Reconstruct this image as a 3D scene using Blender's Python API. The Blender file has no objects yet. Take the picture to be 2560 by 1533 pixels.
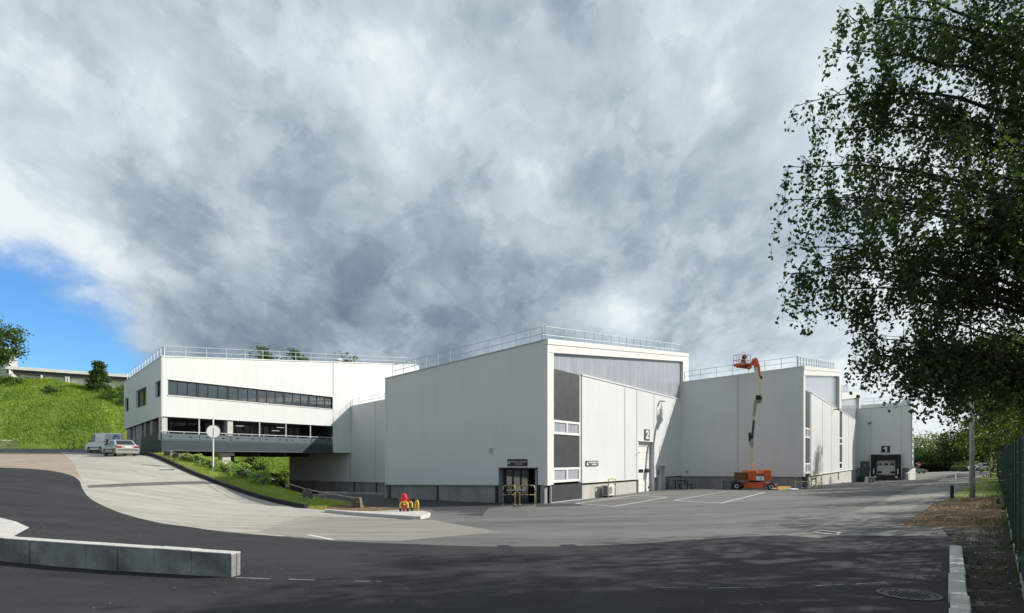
import bpy, math, random
import numpy as np
from mathutils import Vector, Matrix
from mathutils.geometry import delaunay_2d_cdt
random.seed(7); RNG = np.random.default_rng(7)
R = math.radians
SC = bpy.context.scene
# ------------------------------------------------------------ camera
CX, HY, F, CZ = 1280.0, 1150.0, 1450.0, 3.0      # photo pixels (2560 wide), eye height 3 m above the lower yard
cam = bpy.data.cameras.new('camera'); camo = bpy.data.objects.new('camera', cam)
SC.collection.objects.link(camo); SC.camera = camo
camo.location = (0, 0, CZ); camo.rotation_euler = (R(90), 0, 0)
cam.sensor_width = 36; cam.lens = 36*F/2560; cam.shift_y = (HY-766.5)/2560
cam.clip_start = .1; cam.clip_end = 3000
SC.view_settings.view_transform = 'Standard'; SC.view_settings.look = 'None'
SC.view_settings.exposure = .42; SC.view_settings.gamma = 1
# ------------------------------------------------------------ sun + sky
SUND = Vector((16.1, 3.4, 10.2)).normalized()
sl = bpy.data.lights.new('sun', 'SUN'); sl.energy = 4.4; sl.angle = R(.53); sl.color = (1, .95, .88)
so = bpy.data.objects.new('sun', sl); SC.collection.objects.link(so); so.location = (0, 0, 60)
so.rotation_euler = SUND.to_track_quat('Z', 'Y').to_euler()
wd = bpy.data.worlds.new('World'); SC.world = wd; wd.use_nodes = True
NT = wd.node_tree; NT.nodes.clear()
def N(nt, t, **k):
    n = nt.nodes.new(t)
    for a, b in k.items():
        if a.startswith('i_'):
            a = a[2:]; a = int(a) if a.isdigit() else a.replace('_', ' ')
            n.inputs[a].default_value = b
        else: setattr(n, a, b)
    return n
def mth(nt, op, a, b=None, c=None, clamp=False):
    n = N(nt, 'ShaderNodeMath', operation=op, use_clamp=clamp)
    for i, v in enumerate((a, b, c)):
        if v is None: continue
        if isinstance(v, (int, float)): n.inputs[i].default_value = v
        else: nt.links.new(v, n.inputs[i])
    return n.outputs[0]
def world():
    nt = NT; lk = nt.links.new
    tc = N(nt, 'ShaderNodeTexCoord'); sep = N(nt, 'ShaderNodeSeparateXYZ'); lk(tc.outputs['Generated'], sep.inputs[0])
    zz = mth(nt, 'ADD', mth(nt, 'MAXIMUM', sep.outputs[2], 0), .55)
    cmb = N(nt, 'ShaderNodeCombineXYZ')
    lk(mth(nt, 'DIVIDE', sep.outputs[0], zz), cmb.inputs[0]); lk(mth(nt, 'DIVIDE', sep.outputs[1], zz), cmb.inputs[1])
    def noise(scale, det, rough, dist, off, sx=1, sy=1, rot=0):
        mp = N(nt, 'ShaderNodeMapping'); mp.inputs['Location'].default_value = off
        mp.inputs['Scale'].default_value = (sx, sy, 1); mp.inputs['Rotation'].default_value = (0, 0, rot)
        lk(cmb.outputs[0], mp.inputs[0])
        n = N(nt, 'ShaderNodeTexNoise', i_Scale=scale, i_Detail=det, i_Roughness=rough, i_Distortion=dist)
        lk(mp.outputs[0], n.inputs['Vector']); return n.outputs['Fac']
    big = noise(2.6, 4, .5, .1, (3.1, .7, 0), 1, .85, .5)
    med = noise(5.6, 10, .60, .2, (.3, 5.2, 0), 1, .8, .6)
    def blob(px, py, w, amp):            # a cloud mass or gap in a given direction of the sky
        d = Vector(((px-CX)/F, 1, (HY-py)/F)).normalized()
        vm = N(nt, 'ShaderNodeVectorMath', operation='DOT_PRODUCT'); vm.inputs[1].default_value = d
        lk(tc.outputs['Generated'], vm.inputs[0])
        a = mth(nt, 'MULTIPLY', mth(nt, 'SUBTRACT', vm.outputs['Value'], 1), 1/(w*w))
        return mth(nt, 'MULTIPLY', mth(nt, 'POWER', 2.718, a), amp)
    v = mth(nt, 'ADD', mth(nt, 'MULTIPLY', big, .62), mth(nt, 'MULTIPLY', med, 1.0))
    sh = N(nt, 'ShaderNodeMapRange', interpolation_type='SMOOTHSTEP'); sh.inputs[1].default_value = .46; sh.inputs[2].default_value = .56
    lk(noise(4.0, 10, .58, .25, (7.7, 2.4, 0), 1, .8, .6), sh.inputs[0]); sh2 = N(nt, 'ShaderNodeMapRange', interpolation_type='SMOOTHSTEP'); sh2.inputs[1].default_value = .50; sh2.inputs[2].default_value = .57
    lk(noise(9.0, 9, .6, .2, (1.7, 8.4, 0), 1, .8, .6), sh2.inputs[0])
    v = mth(nt, 'ADD', v, mth(nt, 'ADD', mth(nt, 'MULTIPLY', sh.outputs[0], .13), mth(nt, 'MULTIPLY', sh2.outputs[0], .07)))
    v = mth(nt, 'ADD', v, -.365)
    for b in BLOBS: v = mth(nt, 'ADD', v, blob(*b))
    rp = N(nt, 'ShaderNodeValToRGB'); cr = rp.color_ramp; cr.interpolation = 'B_SPLINE'
    stops = [(.10, (.112, .150, .195)), (.30, (.175, .225, .275)), (.47, (.265, .325, .375)), (.62, (.36, .43, .485)), (.82, (.50, .565, .61)), (1., (.66, .70, .72))]
    while len(cr.elements) < len(stops): cr.elements.new(.5)
    for e, (p, c) in zip(cr.elements, stops): e.position = p; e.color = (*c, 1)
    lk(v, rp.inputs[0])
    sky = N(nt, 'ShaderNodeTexSky', sky_type='NISHITA', sun_disc=False)
    sky.sun_elevation = math.asin(SUND.z); sky.sun_rotation = math.atan2(SUND.x, SUND.y)
    sky.air_density = 1.0; sky.dust_density = .1; sky.ozone_density = 3.5
    # gaps in the cloud cover
    g = mth(nt, 'ADD', mth(nt, 'MULTIPLY', mth(nt, 'SUBTRACT', med, .5), -1.0), mth(nt, 'MULTIPLY', mth(nt, 'SUBTRACT', big, .5), -.6))
    for b in GAPS: g = mth(nt, 'ADD', g, blob(*b))
    g = mth(nt, 'MULTIPLY', mth(nt, 'SUBTRACT', g, .30), 2.4, clamp=True)
    sm = N(nt, 'ShaderNodeMapRange', interpolation_type='SMOOTHSTEP'); lk(g, sm.inputs[0])
    b1 = N(nt, 'ShaderNodeBackground', i_Strength=1.0); b2 = N(nt, 'ShaderNodeBackground', i_Strength=.15)
    lk(rp.outputs[0], b1.inputs[0]); tn = N(nt, 'ShaderNodeMixRGB', blend_type='MULTIPLY', i_0=1.); lk(sky.outputs[0], tn.inputs[1]); tn.inputs[2].default_value = (.42, .66, .86, 1); lk(tn.outputs[0], b2.inputs[0])
    mx = N(nt, 'ShaderNodeMixShader'); lk(sm.outputs[0], mx.inputs[0]); lk(b1.outputs[0], mx.inputs[1]); lk(b2.outputs[0], mx.inputs[2])
    out = N(nt, 'ShaderNodeOutputWorld'); lk(mx.outputs[0], out.inputs[0])
BLOBS = [(1040, 360, .08, .22), (880, 120, .06, .14), (520, 230, .08, .12), (1900, 130, .30, .20), (250, 380, .10, .02), (600, 830, .18, -.13), (330, 560, .07, -.06),
         (1150, 760, .18, -.12), (150, 640, .07, .30), (40, 500, .09, .26), (330, 760, .05, .14), (1720, 760, .13, -.20), (1560, 770, .035, .34), (2300, 1020, .16, .42), (1750, 930, .05, .30),
         (1250, 90, .10, -.04), (150, 150, .2, .05), (2100, 600, .2, .06), (1300, 460, .05, .16), (1330, 620, .05, .14)]
GAPS = [(60, 945, .085, .60), (-350, 985, .18, .8), (190, 960, .05, .30), (2240, 960, .05, .34), (1790, 945, .03, .3)]
world()
# ------------------------------------------------------------ helpers
def P(px, py, d): return Vector(((px-CX)/F*d, d, CZ+(HY-py)/F*d))
INV = {}
class MB:
    def __init__(s): s.v = []; s.f = []; s.m = []
    def poly(s, pts, m=0):
        i = len(s.v); s.v += [tuple(p) for p in pts]; s.f.append(tuple(range(i, i+len(pts)))); s.m.append(m)
    def extrude(s, pts, vec, m=0, back=True):
        pts = [Vector(p) for p in pts]; vec = Vector(vec); n = len(pts); i = len(s.v)
        s.v += [tuple(p) for p in pts]+[tuple(p+vec) for p in pts]
        s.f.append(tuple(range(i, i+n))); s.m.append(m)
        if back: s.f.append(tuple(range(i+2*n-1, i+n-1, -1))); s.m.append(m)
        for k in range(n):
            j = (k+1) % n; s.f.append((i+k, i+n+k, i+n+j, i+j)); s.m.append(m)
    def box(s, c, size, rz=0, m=0, rx=0, ry=0):
        M = Matrix.Rotation(rz, 3, 'Z') @ Matrix.Rotation(ry, 3, 'Y') @ Matrix.Rotation(rx, 3, 'X'); c = Vector(c)
        x, y, z = [a/2 for a in size]; i = len(s.v)
        for a in ((-x,-y,-z),(x,-y,-z),(x,y,-z),(-x,y,-z),(-x,-y,z),(x,-y,z),(x,y,z),(-x,y,z)): s.v.append(tuple(c+M@Vector(a)))
        for q in ((0,3,2,1),(4,5,6,7),(0,1,5,4),(1,2,6,5),(2,3,7,6),(3,0,4,7)): s.f.append(tuple(i+k for k in q)); s.m.append(m)
    def beam(s, p, q, w, h, m=0, up=(0, 0, 1), w2=None, h2=None):
        p = Vector(p); q = Vector(q); d = (q-p).normalized(); u = Vector(up)
        if abs(d.dot(u)) > .98: u = Vector((1, 0, 0))
        a = d.cross(u).normalized(); b = a.cross(d); w2 = w2 or w; h2 = h2 or h; i = len(s.v)
        for c, ww, hh in ((p, w, h), (q, w2, h2)):
            for sx, sy in ((-1,-1),(1,-1),(1,1),(-1,1)): s.v.append(tuple(c+a*sx*ww/2+b*sy*hh/2))
        for f in ((0,3,2,1),(4,5,6,7),(0,1,5,4),(1,2,6,5),(2,3,7,6),(3,0,4,7)): s.f.append(tuple(i+k for k in f)); s.m.append(m)
    def cyl(s, p, q, r, r2=None, n=8, m=0, caps=True):
        p = Vector(p); q = Vector(q); r2 = r if r2 is None else r2; d = (q-p).normalized()
        u = Vector((0,0,1)) if abs(d.z) < .9 else Vector((1,0,0)); a = d.cross(u).normalized(); b = d.cross(a); i = len(s.v)
        for c, rr in ((p, r), (q, r2)):
            for k in range(n):
                t = 2*math.pi*k/n; s.v.append(tuple(c+(a*math.cos(t)+b*math.sin(t))*rr))
        for k in range(n):
            j = (k+1) % n; s.f.append((i+k, i+j, i+n+j, i+n+k)); s.m.append(m)
        if caps: s.f.append(tuple(range(i+n-1, i-1, -1))); s.f.append(tuple(range(i+n, i+2*n))); s.m += [m, m]
    def tube(s, pts, r, n=8, m=0, close=False):
        pts = [Vector(p) for p in pts]; L = len(pts); i0 = len(s.v); pa = None
        for k in range(L):
            if close: d = pts[(k+1) % L]-pts[k-1]
            else: d = pts[min(k+1, L-1)]-pts[max(k-1, 0)]
            d.normalize()
            if pa is None:
                u = Vector((0,0,1)) if abs(d.z) < .9 else Vector((1,0,0)); pa = d.cross(u).normalized()
            else: pa = (pa-d*pa.dot(d)).normalized()
            b = d.cross(pa)
            rr = r[k] if isinstance(r, (list, tuple)) else r
            for j in range(n):
                t = 2*math.pi*j/n; s.v.append(tuple(pts[k]+(pa*math.cos(t)+b*math.sin(t))*rr))
        for k in range(L if close else L-1):
            k2 = (k+1) % L
            for j in range(n):
                j2 = (j+1) % n; s.f.append((i0+k*n+j, i0+k*n+j2, i0+k2*n+j2, i0+k2*n+j)); s.m.append(m)
        if not close:
            s.f.append(tuple(range(i0+n-1, i0-1, -1))); s.f.append(tuple(range(i0+(L-1)*n, i0+L*n))); s.m += [m, m]
    def build(s, name, mats, parent=None, smooth=False, local=False, bevel=0):
        me = bpy.data.meshes.new(name); inv = None
        if parent is not None and not local:
            r = parent
            while r.parent: r = r.parent
            inv = INV.get(r.name)
        vs = [tuple(inv @ Vector(v)) for v in s.v] if inv is not None else s.v
        me.from_pydata(vs, [], s.f)
        if not isinstance(mats, (list, tuple)): mats = [mats]
        for mt in mats: me.materials.append(mt)
        me.polygons.foreach_set('material_index', s.m)
        if smooth: me.polygons.foreach_set('use_smooth', [True]*len(s.f))
        me.update()
        o = bpy.data.objects.new(name, me); SC.collection.objects.link(o)
        if parent is not None: o.parent = parent
        if bevel:
            b = o.modifiers.new('bevel', 'BEVEL'); b.width = bevel; b.segments = 2; b.limit_method = 'ANGLE'
        return o
def split(mb, name, mats, parent, **k):
    p = list(range(len(mb.v)))
    def find(a):
        while p[a] != a: p[a] = p[p[a]]; a = p[a]
        return a
    for f in mb.f:
        for q in f[1:]: p[find(q)] = find(f[0])
    g = {}
    for i, f in enumerate(mb.f): g.setdefault(find(f[0]), []).append(i)
    out = []
    for fs in g.values():
        m = MB(); ix = {}
        for i in fs:
            for q in mb.f[i]:
                if q not in ix: ix[q] = len(m.v); m.v.append(mb.v[q])
            m.f.append(tuple(ix[q] for q in mb.f[i])); m.m.append(mb.m[i])
        out.append(m.build(name, mats, parent, **k))
    return out
def tag(o, label=None, cat=None, group=None, kind=None):
    if label: o['label'] = label
    if cat: o['category'] = cat
    if group: o['group'] = group
    if kind: o['kind'] = kind
    return o
def empty(name, loc, rz=0, label=None, cat=None, group=None):
    o = bpy.data.objects.new(name, None); SC.collection.objects.link(o); o.location = loc; o.rotation_euler = (0, 0, rz)
    o.empty_display_size = .2
    INV[o.name] = (Matrix.Translation(Vector(loc)) @ Matrix.Rotation(rz, 4, 'Z')).inverted()
    return tag(o, label, cat, group)
def kids(o): return [c for c in bpy.data.objects if c.parent is o]
def copy_tree(o, loc=None, rz=None, label=None, parent=None):
    ch = kids(o); c = o.copy(); SC.collection.objects.link(c)
    if parent is not None: c.parent = parent
    if loc is not None: c.location = loc
    if rz is not None: c.rotation_euler = (0, 0, rz)
    if label: c['label'] = label
    for k in ch: copy_tree(k, parent=c)
    return c
# ------------------------------------------------------------ materials
def mat(name, col, rough=.6, metal=0, spec=.5, var=.08, vs=3., bump=0, bs=30., coat=0, trans=0, col2=None, grime=0, emit=None, vstretch=None, world=False):
    m = bpy.data.materials.new(name); m.use_nodes = True; nt = m.node_tree; b = nt.nodes['Principled BSDF']; lk = nt.links.new
    b.inputs['Roughness'].default_value = rough; b.inputs['Metallic'].default_value = metal
    b.inputs['Specular IOR Level'].default_value = spec; b.inputs['Coat Weight'].default_value = coat
    tc = N(nt, 'ShaderNodeNewGeometry' if world else 'ShaderNodeTexCoord'); co = tc.outputs['Position' if world else 'Object']
    if vstretch:
        mp = N(nt, 'ShaderNodeMapping'); mp.inputs['Scale'].default_value = vstretch; lk(co, mp.inputs[0]); cv = mp.outputs[0]
    else: cv = co
    n1 = N(nt, 'ShaderNodeTexNoise', i_Scale=vs, i_Detail=6., i_Roughness=.6); lk(cv, n1.inputs['Vector'])
    c2 = col2 or tuple(max(0, c*(1-var*2.2)) for c in col); c1 = col if col2 else tuple(min(1, c*(1+var)) for c in col)
    rp = N(nt, 'ShaderNodeValToRGB'); e = rp.color_ramp.elements; e[0].position = .32; e[1].position = .68
    e[0].color = (*c2, 1); e[1].color = (*c1, 1); lk(n1.outputs['Fac'], rp.inputs[0]); lk(rp.outputs[0], b.inputs['Base Color'])
    if bump:
        n2 = N(nt, 'ShaderNodeTexNoise', i_Scale=bs, i_Detail=5.); lk(co, n2.inputs['Vector'])
        bm = N(nt, 'ShaderNodeBump', i_Strength=bump, i_Distance=.02); lk(n2.outputs['Fac'], bm.inputs['Height']); lk(bm.outputs[0], b.inputs['Normal'])
    if emit: b.inputs['Emission Color'].default_value = (*emit, 1); b.inputs['Emission Strength'].default_value = 1
    return m
def ground_mat(name, cols, rough=.9, scales=(.25, 2.2, 60), bump=.5, speck=.25, streak=None, cracks=False, stains=0):
    """cols: (dark, light) base colour; three scales of mottling in world space, aggregate specks, grain bump"""
    m = bpy.data.materials.new(name); m.use_nodes = True; nt = m.node_tree; b = nt.nodes['Principled BSDF']; lk = nt.links.new
    b.inputs['Roughness'].default_value = rough; b.inputs['Specular IOR Level'].default_value = .3
    g = N(nt, 'ShaderNodeNewGeometry'); co = g.outputs['Position']
    f = None
    for i, (s, w) in enumerate(zip(scales, (.55, .35, speck))):
        src = co
        if streak and i < 2:
            mp = N(nt, 'ShaderNodeMapping'); mp.inputs['Scale'].default_value = streak[:3]; mp.inputs['Rotation'].default_value = (0, 0, streak[3]); lk(co, mp.inputs[0]); src = mp.outputs[0]
        n = N(nt, 'ShaderNodeTexNoise', i_Scale=float(s), i_Detail=5., i_Roughness=.62); lk(src, n.inputs['Vector'])
        t = mth(nt, 'MULTIPLY', mth(nt, 'SUBTRACT', n.outputs['Fac'], .5), w*2)
        f = t if f is None else mth(nt, 'ADD', f, t)
    f = mth(nt, 'ADD', f, .5, clamp=True)
    rp = N(nt, 'ShaderNodeValToRGB'); e = rp.color_ramp.elements; e[0].position = .15; e[1].position = .85
    e[0].color = (*cols[0], 1); e[1].color = (*cols[1], 1); lk(f, rp.inputs[0]); colo = rp.outputs[0]
    if cracks:
        vo = N(nt, 'ShaderNodeTexVoronoi', feature='DISTANCE_TO_EDGE', i_Scale=.16)
        nz = N(nt, 'ShaderNodeTexNoise', i_Scale=1.3, i_Detail=5.); lk(co, nz.inputs['Vector'])
        av = N(nt, 'ShaderNodeMixRGB', blend_type='ADD', i_0=.9); lk(co, av.inputs[1]); lk(nz.outputs['Color'], av.inputs[2]); lk(av.outputs[0], vo.inputs['Vector'])
        k = mth(nt, 'LESS_THAN', vo.outputs['Distance'], .0022)
        mx = N(nt, 'ShaderNodeMixRGB'); lk(mth(nt, 'MULTIPLY', k, .45), mx.inputs[0]); lk(colo, mx.inputs[1]); mx.inputs[2].default_value = (*[c*.45 for c in cols[0]], 1); colo = mx.outputs[0]
    if stains:
        ns = N(nt, 'ShaderNodeTexNoise', i_Scale=.7, i_Detail=7., i_Roughness=.7); lk(co, ns.inputs['Vector'])
        k = mth(nt, 'MULTIPLY', mth(nt, 'SUBTRACT', ns.outputs['Fac'], .56), 9., clamp=True)
        ns2 = N(nt, 'ShaderNodeTexNoise', i_Scale=7., i_Detail=6., i_Roughness=.75); lk(co, ns2.inputs['Vector'])
        k2 = mth(nt, 'MULTIPLY', mth(nt, 'SUBTRACT', ns2.outputs['Fac'], .66), 8., clamp=True)
        m1 = N(nt, 'ShaderNodeMixRGB'); lk(mth(nt, 'MULTIPLY', k, .35), m1.inputs[0]); lk(colo, m1.inputs[1]); m1.inputs[2].default_value = (*[c*stains for c in cols[0]], 1)
        m2 = N(nt, 'ShaderNodeMixRGB'); lk(mth(nt, 'MULTIPLY', k2, .4), m2.inputs[0]); lk(m1.outputs[0], m2.inputs[1]); m2.inputs[2].default_value = (*[c*.4 for c in cols[0]], 1); colo = m2.outputs[0]
    lk(colo, b.inputs['Base Color'])
    n2 = N(nt, 'ShaderNodeTexNoise', i_Scale=90., i_Detail=3.); lk(co, n2.inputs['Vector'])
    n3 = N(nt, 'ShaderNodeTexNoise', i_Scale=4., i_Detail=4.); lk(co, n3.inputs['Vector'])
    bm = N(nt, 'ShaderNodeBump', i_Strength=bump, i_Distance=.02); lk(mth(nt, 'ADD', n2.outputs['Fac'], n3.outputs['Fac']), bm.inputs['Height']); lk(bm.outputs[0], b.inputs['Normal'])
    return m
def cladding(name, col, rough=.42, spacing=1.1, vertical=False, ax=(1, 0)):
    """coated sandwich panels: faint joints, slight oil-canning, faint rain streaks"""
    m = bpy.data.materials.new(name); m.use_nodes = True; nt = m.node_tree; b = nt.nodes['Principled BSDF']; lk = nt.links.new
    b.inputs['Roughness'].default_value = rough; b.inputs['Specular IOR Level'].default_value = .5
    g = N(nt, 'ShaderNodeNewGeometry'); sp = N(nt, 'ShaderNodeSeparateXYZ'); lk(g.outputs['Position'], sp.inputs[0])
    if vertical: t = mth(nt, 'ADD', mth(nt, 'MULTIPLY', sp.outputs[0], ax[0]), mth(nt, 'MULTIPLY', sp.outputs[1], ax[1]))
    else: t = sp.outputs[2]
    fr = mth(nt, 'FRACT', mth(nt, 'DIVIDE', t, spacing))
    line = mth(nt, 'LESS_THAN', fr, .018 if not vertical else .12)
    mp = N(nt, 'ShaderNodeMapping'); mp.inputs['Scale'].default_value = (1.6, 1.6, .12); lk(g.outputs['Position'], mp.inputs[0])
    n1 = N(nt, 'ShaderNodeTexNoise', i_Scale=1.2, i_Detail=6., i_Roughness=.65); lk(mp.outputs[0], n1.inputs['Vector'])
    n0 = N(nt, 'ShaderNodeTexNoise', i_Scale=.25, i_Detail=3.); lk(g.outputs['Position'], n0.inputs['Vector'])
    f = mth(nt, 'ADD', mth(nt, 'MULTIPLY', n1.outputs['Fac'], .5), mth(nt, 'MULTIPLY', n0.outputs['Fac'], .5))
    rp = N(nt, 'ShaderNodeValToRGB'); e = rp.color_ramp.elements; e[0].position = .35; e[1].position = .62
    e[0].color = (*[c*.93 for c in col], 1); e[1].color = (*col, 1); lk(f, rp.inputs[0])
    mx = N(nt, 'ShaderNodeMixRGB'); lk(mth(nt, 'MULTIPLY', line, .10 if not vertical else .06), mx.inputs[0]); lk(rp.outputs[0], mx.inputs[1]); mx.inputs[2].default_value = (*[c*.35 for c in col], 1)
    lk(mx.outputs[0], b.inputs['Base Color'])
    n3 = N(nt, 'ShaderNodeTexNoise', i_Scale=.6, i_Detail=2.); lk(g.outputs['Position'], n3.inputs['Vector'])
    bm = N(nt, 'ShaderNodeBump', i_Strength=.35, i_Distance=.02); lk(n3.outputs['Fac'], bm.inputs['Height']); lk(bm.outputs[0], b.inputs['Normal'])
    return m
def leaf_mat(name, c1, c2, trans=.35, rough=.5, ns=.9, mix=.5):
    m = bpy.data.materials.new(name); m.use_nodes = True; nt = m.node_tree; lk = nt.links.new
    b = nt.nodes['Principled BSDF']; out = nt.nodes['Material Output']
    b.inputs['Roughness'].default_value = rough; b.inputs['Specular IOR Level'].default_value = .35
    g = N(nt, 'ShaderNodeNewGeometry'); n = N(nt, 'ShaderNodeTexNoise', i_Scale=ns, i_Detail=5.); lk(g.outputs['Position'], n.inputs['Vector'])
    f = mth(nt, 'ADD', mth(nt, 'MULTIPLY', g.outputs['Random Per Island'], .5), mth(nt, 'MULTIPLY', n.outputs['Fac'], .6))
    rp = N(nt, 'ShaderNodeValToRGB'); e = rp.color_ramp.elements; e[0].position = .25; e[1].position = .85
    e[0].color = (*c1, 1); e[1].color = (*c2, 1); lk(f, rp.inputs[0]); lk(rp.outputs[0], b.inputs['Base Color'])
    tr = N(nt, 'ShaderNodeBsdfTranslucent'); mc = N(nt, 'ShaderNodeMixRGB', blend_type='MULTIPLY', i_0=1.); lk(rp.outputs[0], mc.inputs[1]); mc.inputs[2].default_value = (1.5, 1.7, .7, 1)
    lk(mc.outputs[0], tr.inputs[0]); mx = N(nt, 'ShaderNodeMixShader', i_0=trans); lk(b.outputs[0], mx.inputs[1]); lk(tr.outputs[0], mx.inputs[2]); lk(mx.outputs[0], out.inputs[0])
    return m
def glass_mat(name, col, rough=.06, spec=.5, metal=0, ior=1.5):
    m = mat(name, col, rough, metal, spec, var=.1, vs=.7); m.node_tree.nodes['Principled BSDF'].inputs['IOR'].default_value = ior; return m
M = {}
M['clad'] = cladding('pale_grey_cladding', (.70, .71, .705))
M['cladv'] = cladding('white_ribbed_cladding', (.70, .71, .69), spacing=.35, vertical=True, ax=(.575, .818))
M['trim'] = mat('white_trim', (.74, .73, .70), .45, var=.03)
M['seam'] = mat('seam_trim', (.42, .45, .46), .5, var=.04)
M['dpanel'] = mat('dark_screen_panel', (.030, .037, .040), .55, var=.15, vs=1.5)
M['teal'] = mat('petrol_steel', (.028, .045, .057), .5, var=.08, vs=1)
M['bluegrey'] = mat('blue_grey_steel', (.10, .13, .15), .45, var=.06)
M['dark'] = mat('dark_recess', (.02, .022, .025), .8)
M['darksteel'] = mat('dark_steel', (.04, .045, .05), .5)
M['glass'] = glass_mat('window_glass', (.03, .04, .05), .04, .5, 0, 2.6)
M['glassd'] = glass_mat('dark_glass', (.012, .014, .016), .06, .5, 0, 1.7)
M['concrete'] = mat('concrete', (.36, .35, .33), .85, var=.14, vs=1.4, bump=.3, bs=25, vstretch=(1, 1, .35))
M['concreted'] = mat('grey_precast_concrete', (.34, .345, .335), .85, var=.2, vs=1.3, bump=.4, bs=20)
M['concretew'] = mat('white_concrete', (.54, .525, .485), .8, var=.08, vs=4, bump=.3, bs=30)
M['plinth'] = mat('plinth_concrete', (.30, .30, .29), .8, var=.14, vs=1.1, bump=.3, bs=20, vstretch=(1, 1, .3))
M['plinthl'] = mat('pale_plinth_concrete', (.50, .48, .44), .8, var=.12, vs=1.1, bump=.3, bs=20, vstretch=(1, 1, .3))
M['roof'] = mat('roof_membrane', (.35, .36, .36), .8)
M['rail'] = mat('galvanised_rail', (.60, .62, .64), .4, metal=.15, var=.05)
M['orange'] = mat('orange_paint', (.68, .115, .025), .35, var=.08, coat=.3)
M['cream'] = mat('cream_paint', (.66, .61, .47), .4, var=.1)
M['yellow'] = mat('yellow_paint', (.72, .52, .06), .45, var=.08)
M['paleyellow'] = mat('worn_yellow_paint', (.60, .50, .18), .55, var=.12)
M['black'] = mat('black_rubber', (.015, .015, .016), .75)
M['blackp'] = mat('black_paint', (.012, .012, .013), .45)
M['red'] = mat('red_paint', (.62, .015, .012), .35, coat=.4)
M['white'] = mat('white_paint', (.80, .80, .78), .4, var=.03)
M['steel'] = mat('grey_steel', (.40, .41, .42), .4, metal=.6)
M['galv'] = mat('galvanised_pole', (.46, .48, .49), .45, metal=.1, var=.1)
M['bark'] = mat('bark', (.09, .07, .055), .9, var=.3, vs=6, bump=.8, bs=12)
M['barkd'] = mat('dark_bark', (.035, .03, .026), .9, var=.3, vs=6)
M['asph_new'] = ground_mat('fresh_asphalt', ((.013, .0135, .016), (.046, .046, .048)), .8, (.22, 1.1, 70), .8, .45, streak=(1, 2.2, 1, .1), stains=2.6)
M['asph_old'] = ground_mat('worn_asphalt', ((.082, .081, .077), (.215, .212, .20)), .88, (.16, 1.1, 70), .6, .3, streak=(.5, 2.2, 1, .05), cracks=True, stains=.7)
M['repair'] = ground_mat('grey_repair_asphalt', ((.08, .078, .076), (.16, .155, .15)))
M['tyre'] = ground_mat('dark_tyre_scrub', ((.012, .013, .015), (.034, .035, .037)), .75, (.3, 1.5, 70), .6, .4)
M['asph_mid'] = ground_mat('dark_asphalt', ((.035, .036, .038), (.065, .066, .068)), .85, (.2, 1.4, 70), .6, .25)
M['ramp'] = ground_mat('pale_ramp_surface', ((.27, .255, .22), (.50, .475, .42)), .9, (.35, 1.6, 50), .6, .28, streak=(.45, 2.6, 1, -.55), stains=.75)
M['apron'] = ground_mat('worn_apron_surface', ((.20, .19, .165), (.33, .315, .275)), .9, (.35, 1.6, 50), .6, .28, streak=(.45, 2.6, 1, -.1))
M['pink'] = ground_mat('pinkish_pavement', ((.28, .22, .17), (.40, .33, .26)), .9, (.3, 1.5, 50), .5, .2)
M['path'] = ground_mat('pale_path', ((.16, .155, .14), (.27, .26, .235)), .9, (.3, 2, 60), .5, .25)
M['gravel'] = ground_mat('dark_gravel_soil', ((.018, .016, .013), (.085, .075, .06)), .95, (.8, 6, 40), 1., .6)
M['soil'] = ground_mat('brown_soil', ((.08, .045, .024), (.30, .20, .11)), .95, (.6, 4, 30), 1., .5, streak=(.6, 2, 1, 0))
M['grass'] = ground_mat('grass_ground', ((.09, .13, .025), (.24, .29, .07)), .95, (.2, 1.2, 20), 1., .4)
M['hill'] = ground_mat('meadow_grass', ((.06, .12, .014), (.22, .29, .045)), .95, (.07, .6, 6), 1., .45)
M['kerbd'] = ground_mat('dark_kerb', ((.018, .018, .019), (.05, .05, .05)), .9, (.4, 2, 50), .5, .3)
M['joint'] = mat('chalky_joint', (.36, .36, .35), .8, var=.3, vs=5, world=True)
M['line'] = mat('road_line_paint', (.72, .71, .66), .7, var=.12, vs=9, world=True)
M['leafb'] = leaf_mat('birch_leaf', (.028, .048, .025), (.11, .155, .055), .38)
M['leafd'] = leaf_mat('dark_leaf', (.02, .038, .013), (.065, .10, .028), .3)
M['leafo'] = leaf_mat('olive_leaf', (.04, .06, .01), (.14, .17, .03), .38)
M['leafg'] = leaf_mat('green_leaf', (.03, .065, .015), (.09, .15, .035), .3)
M['leafp'] = leaf_mat('pale_leaf', (.10, .13, .07), (.22, .26, .15), .3)
M['leafi'] = leaf_mat('ivy_leaf', (.16, .24, .06), (.50, .60, .19), .35)
M['blade'] = leaf_mat('grass_blade', (.20, .27, .05), (.46, .50, .14), .4)
M['bladeh'] = leaf_mat('meadow_blade', (.08, .155, .015), (.31, .37, .06), .4, ns=.16)
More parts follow.
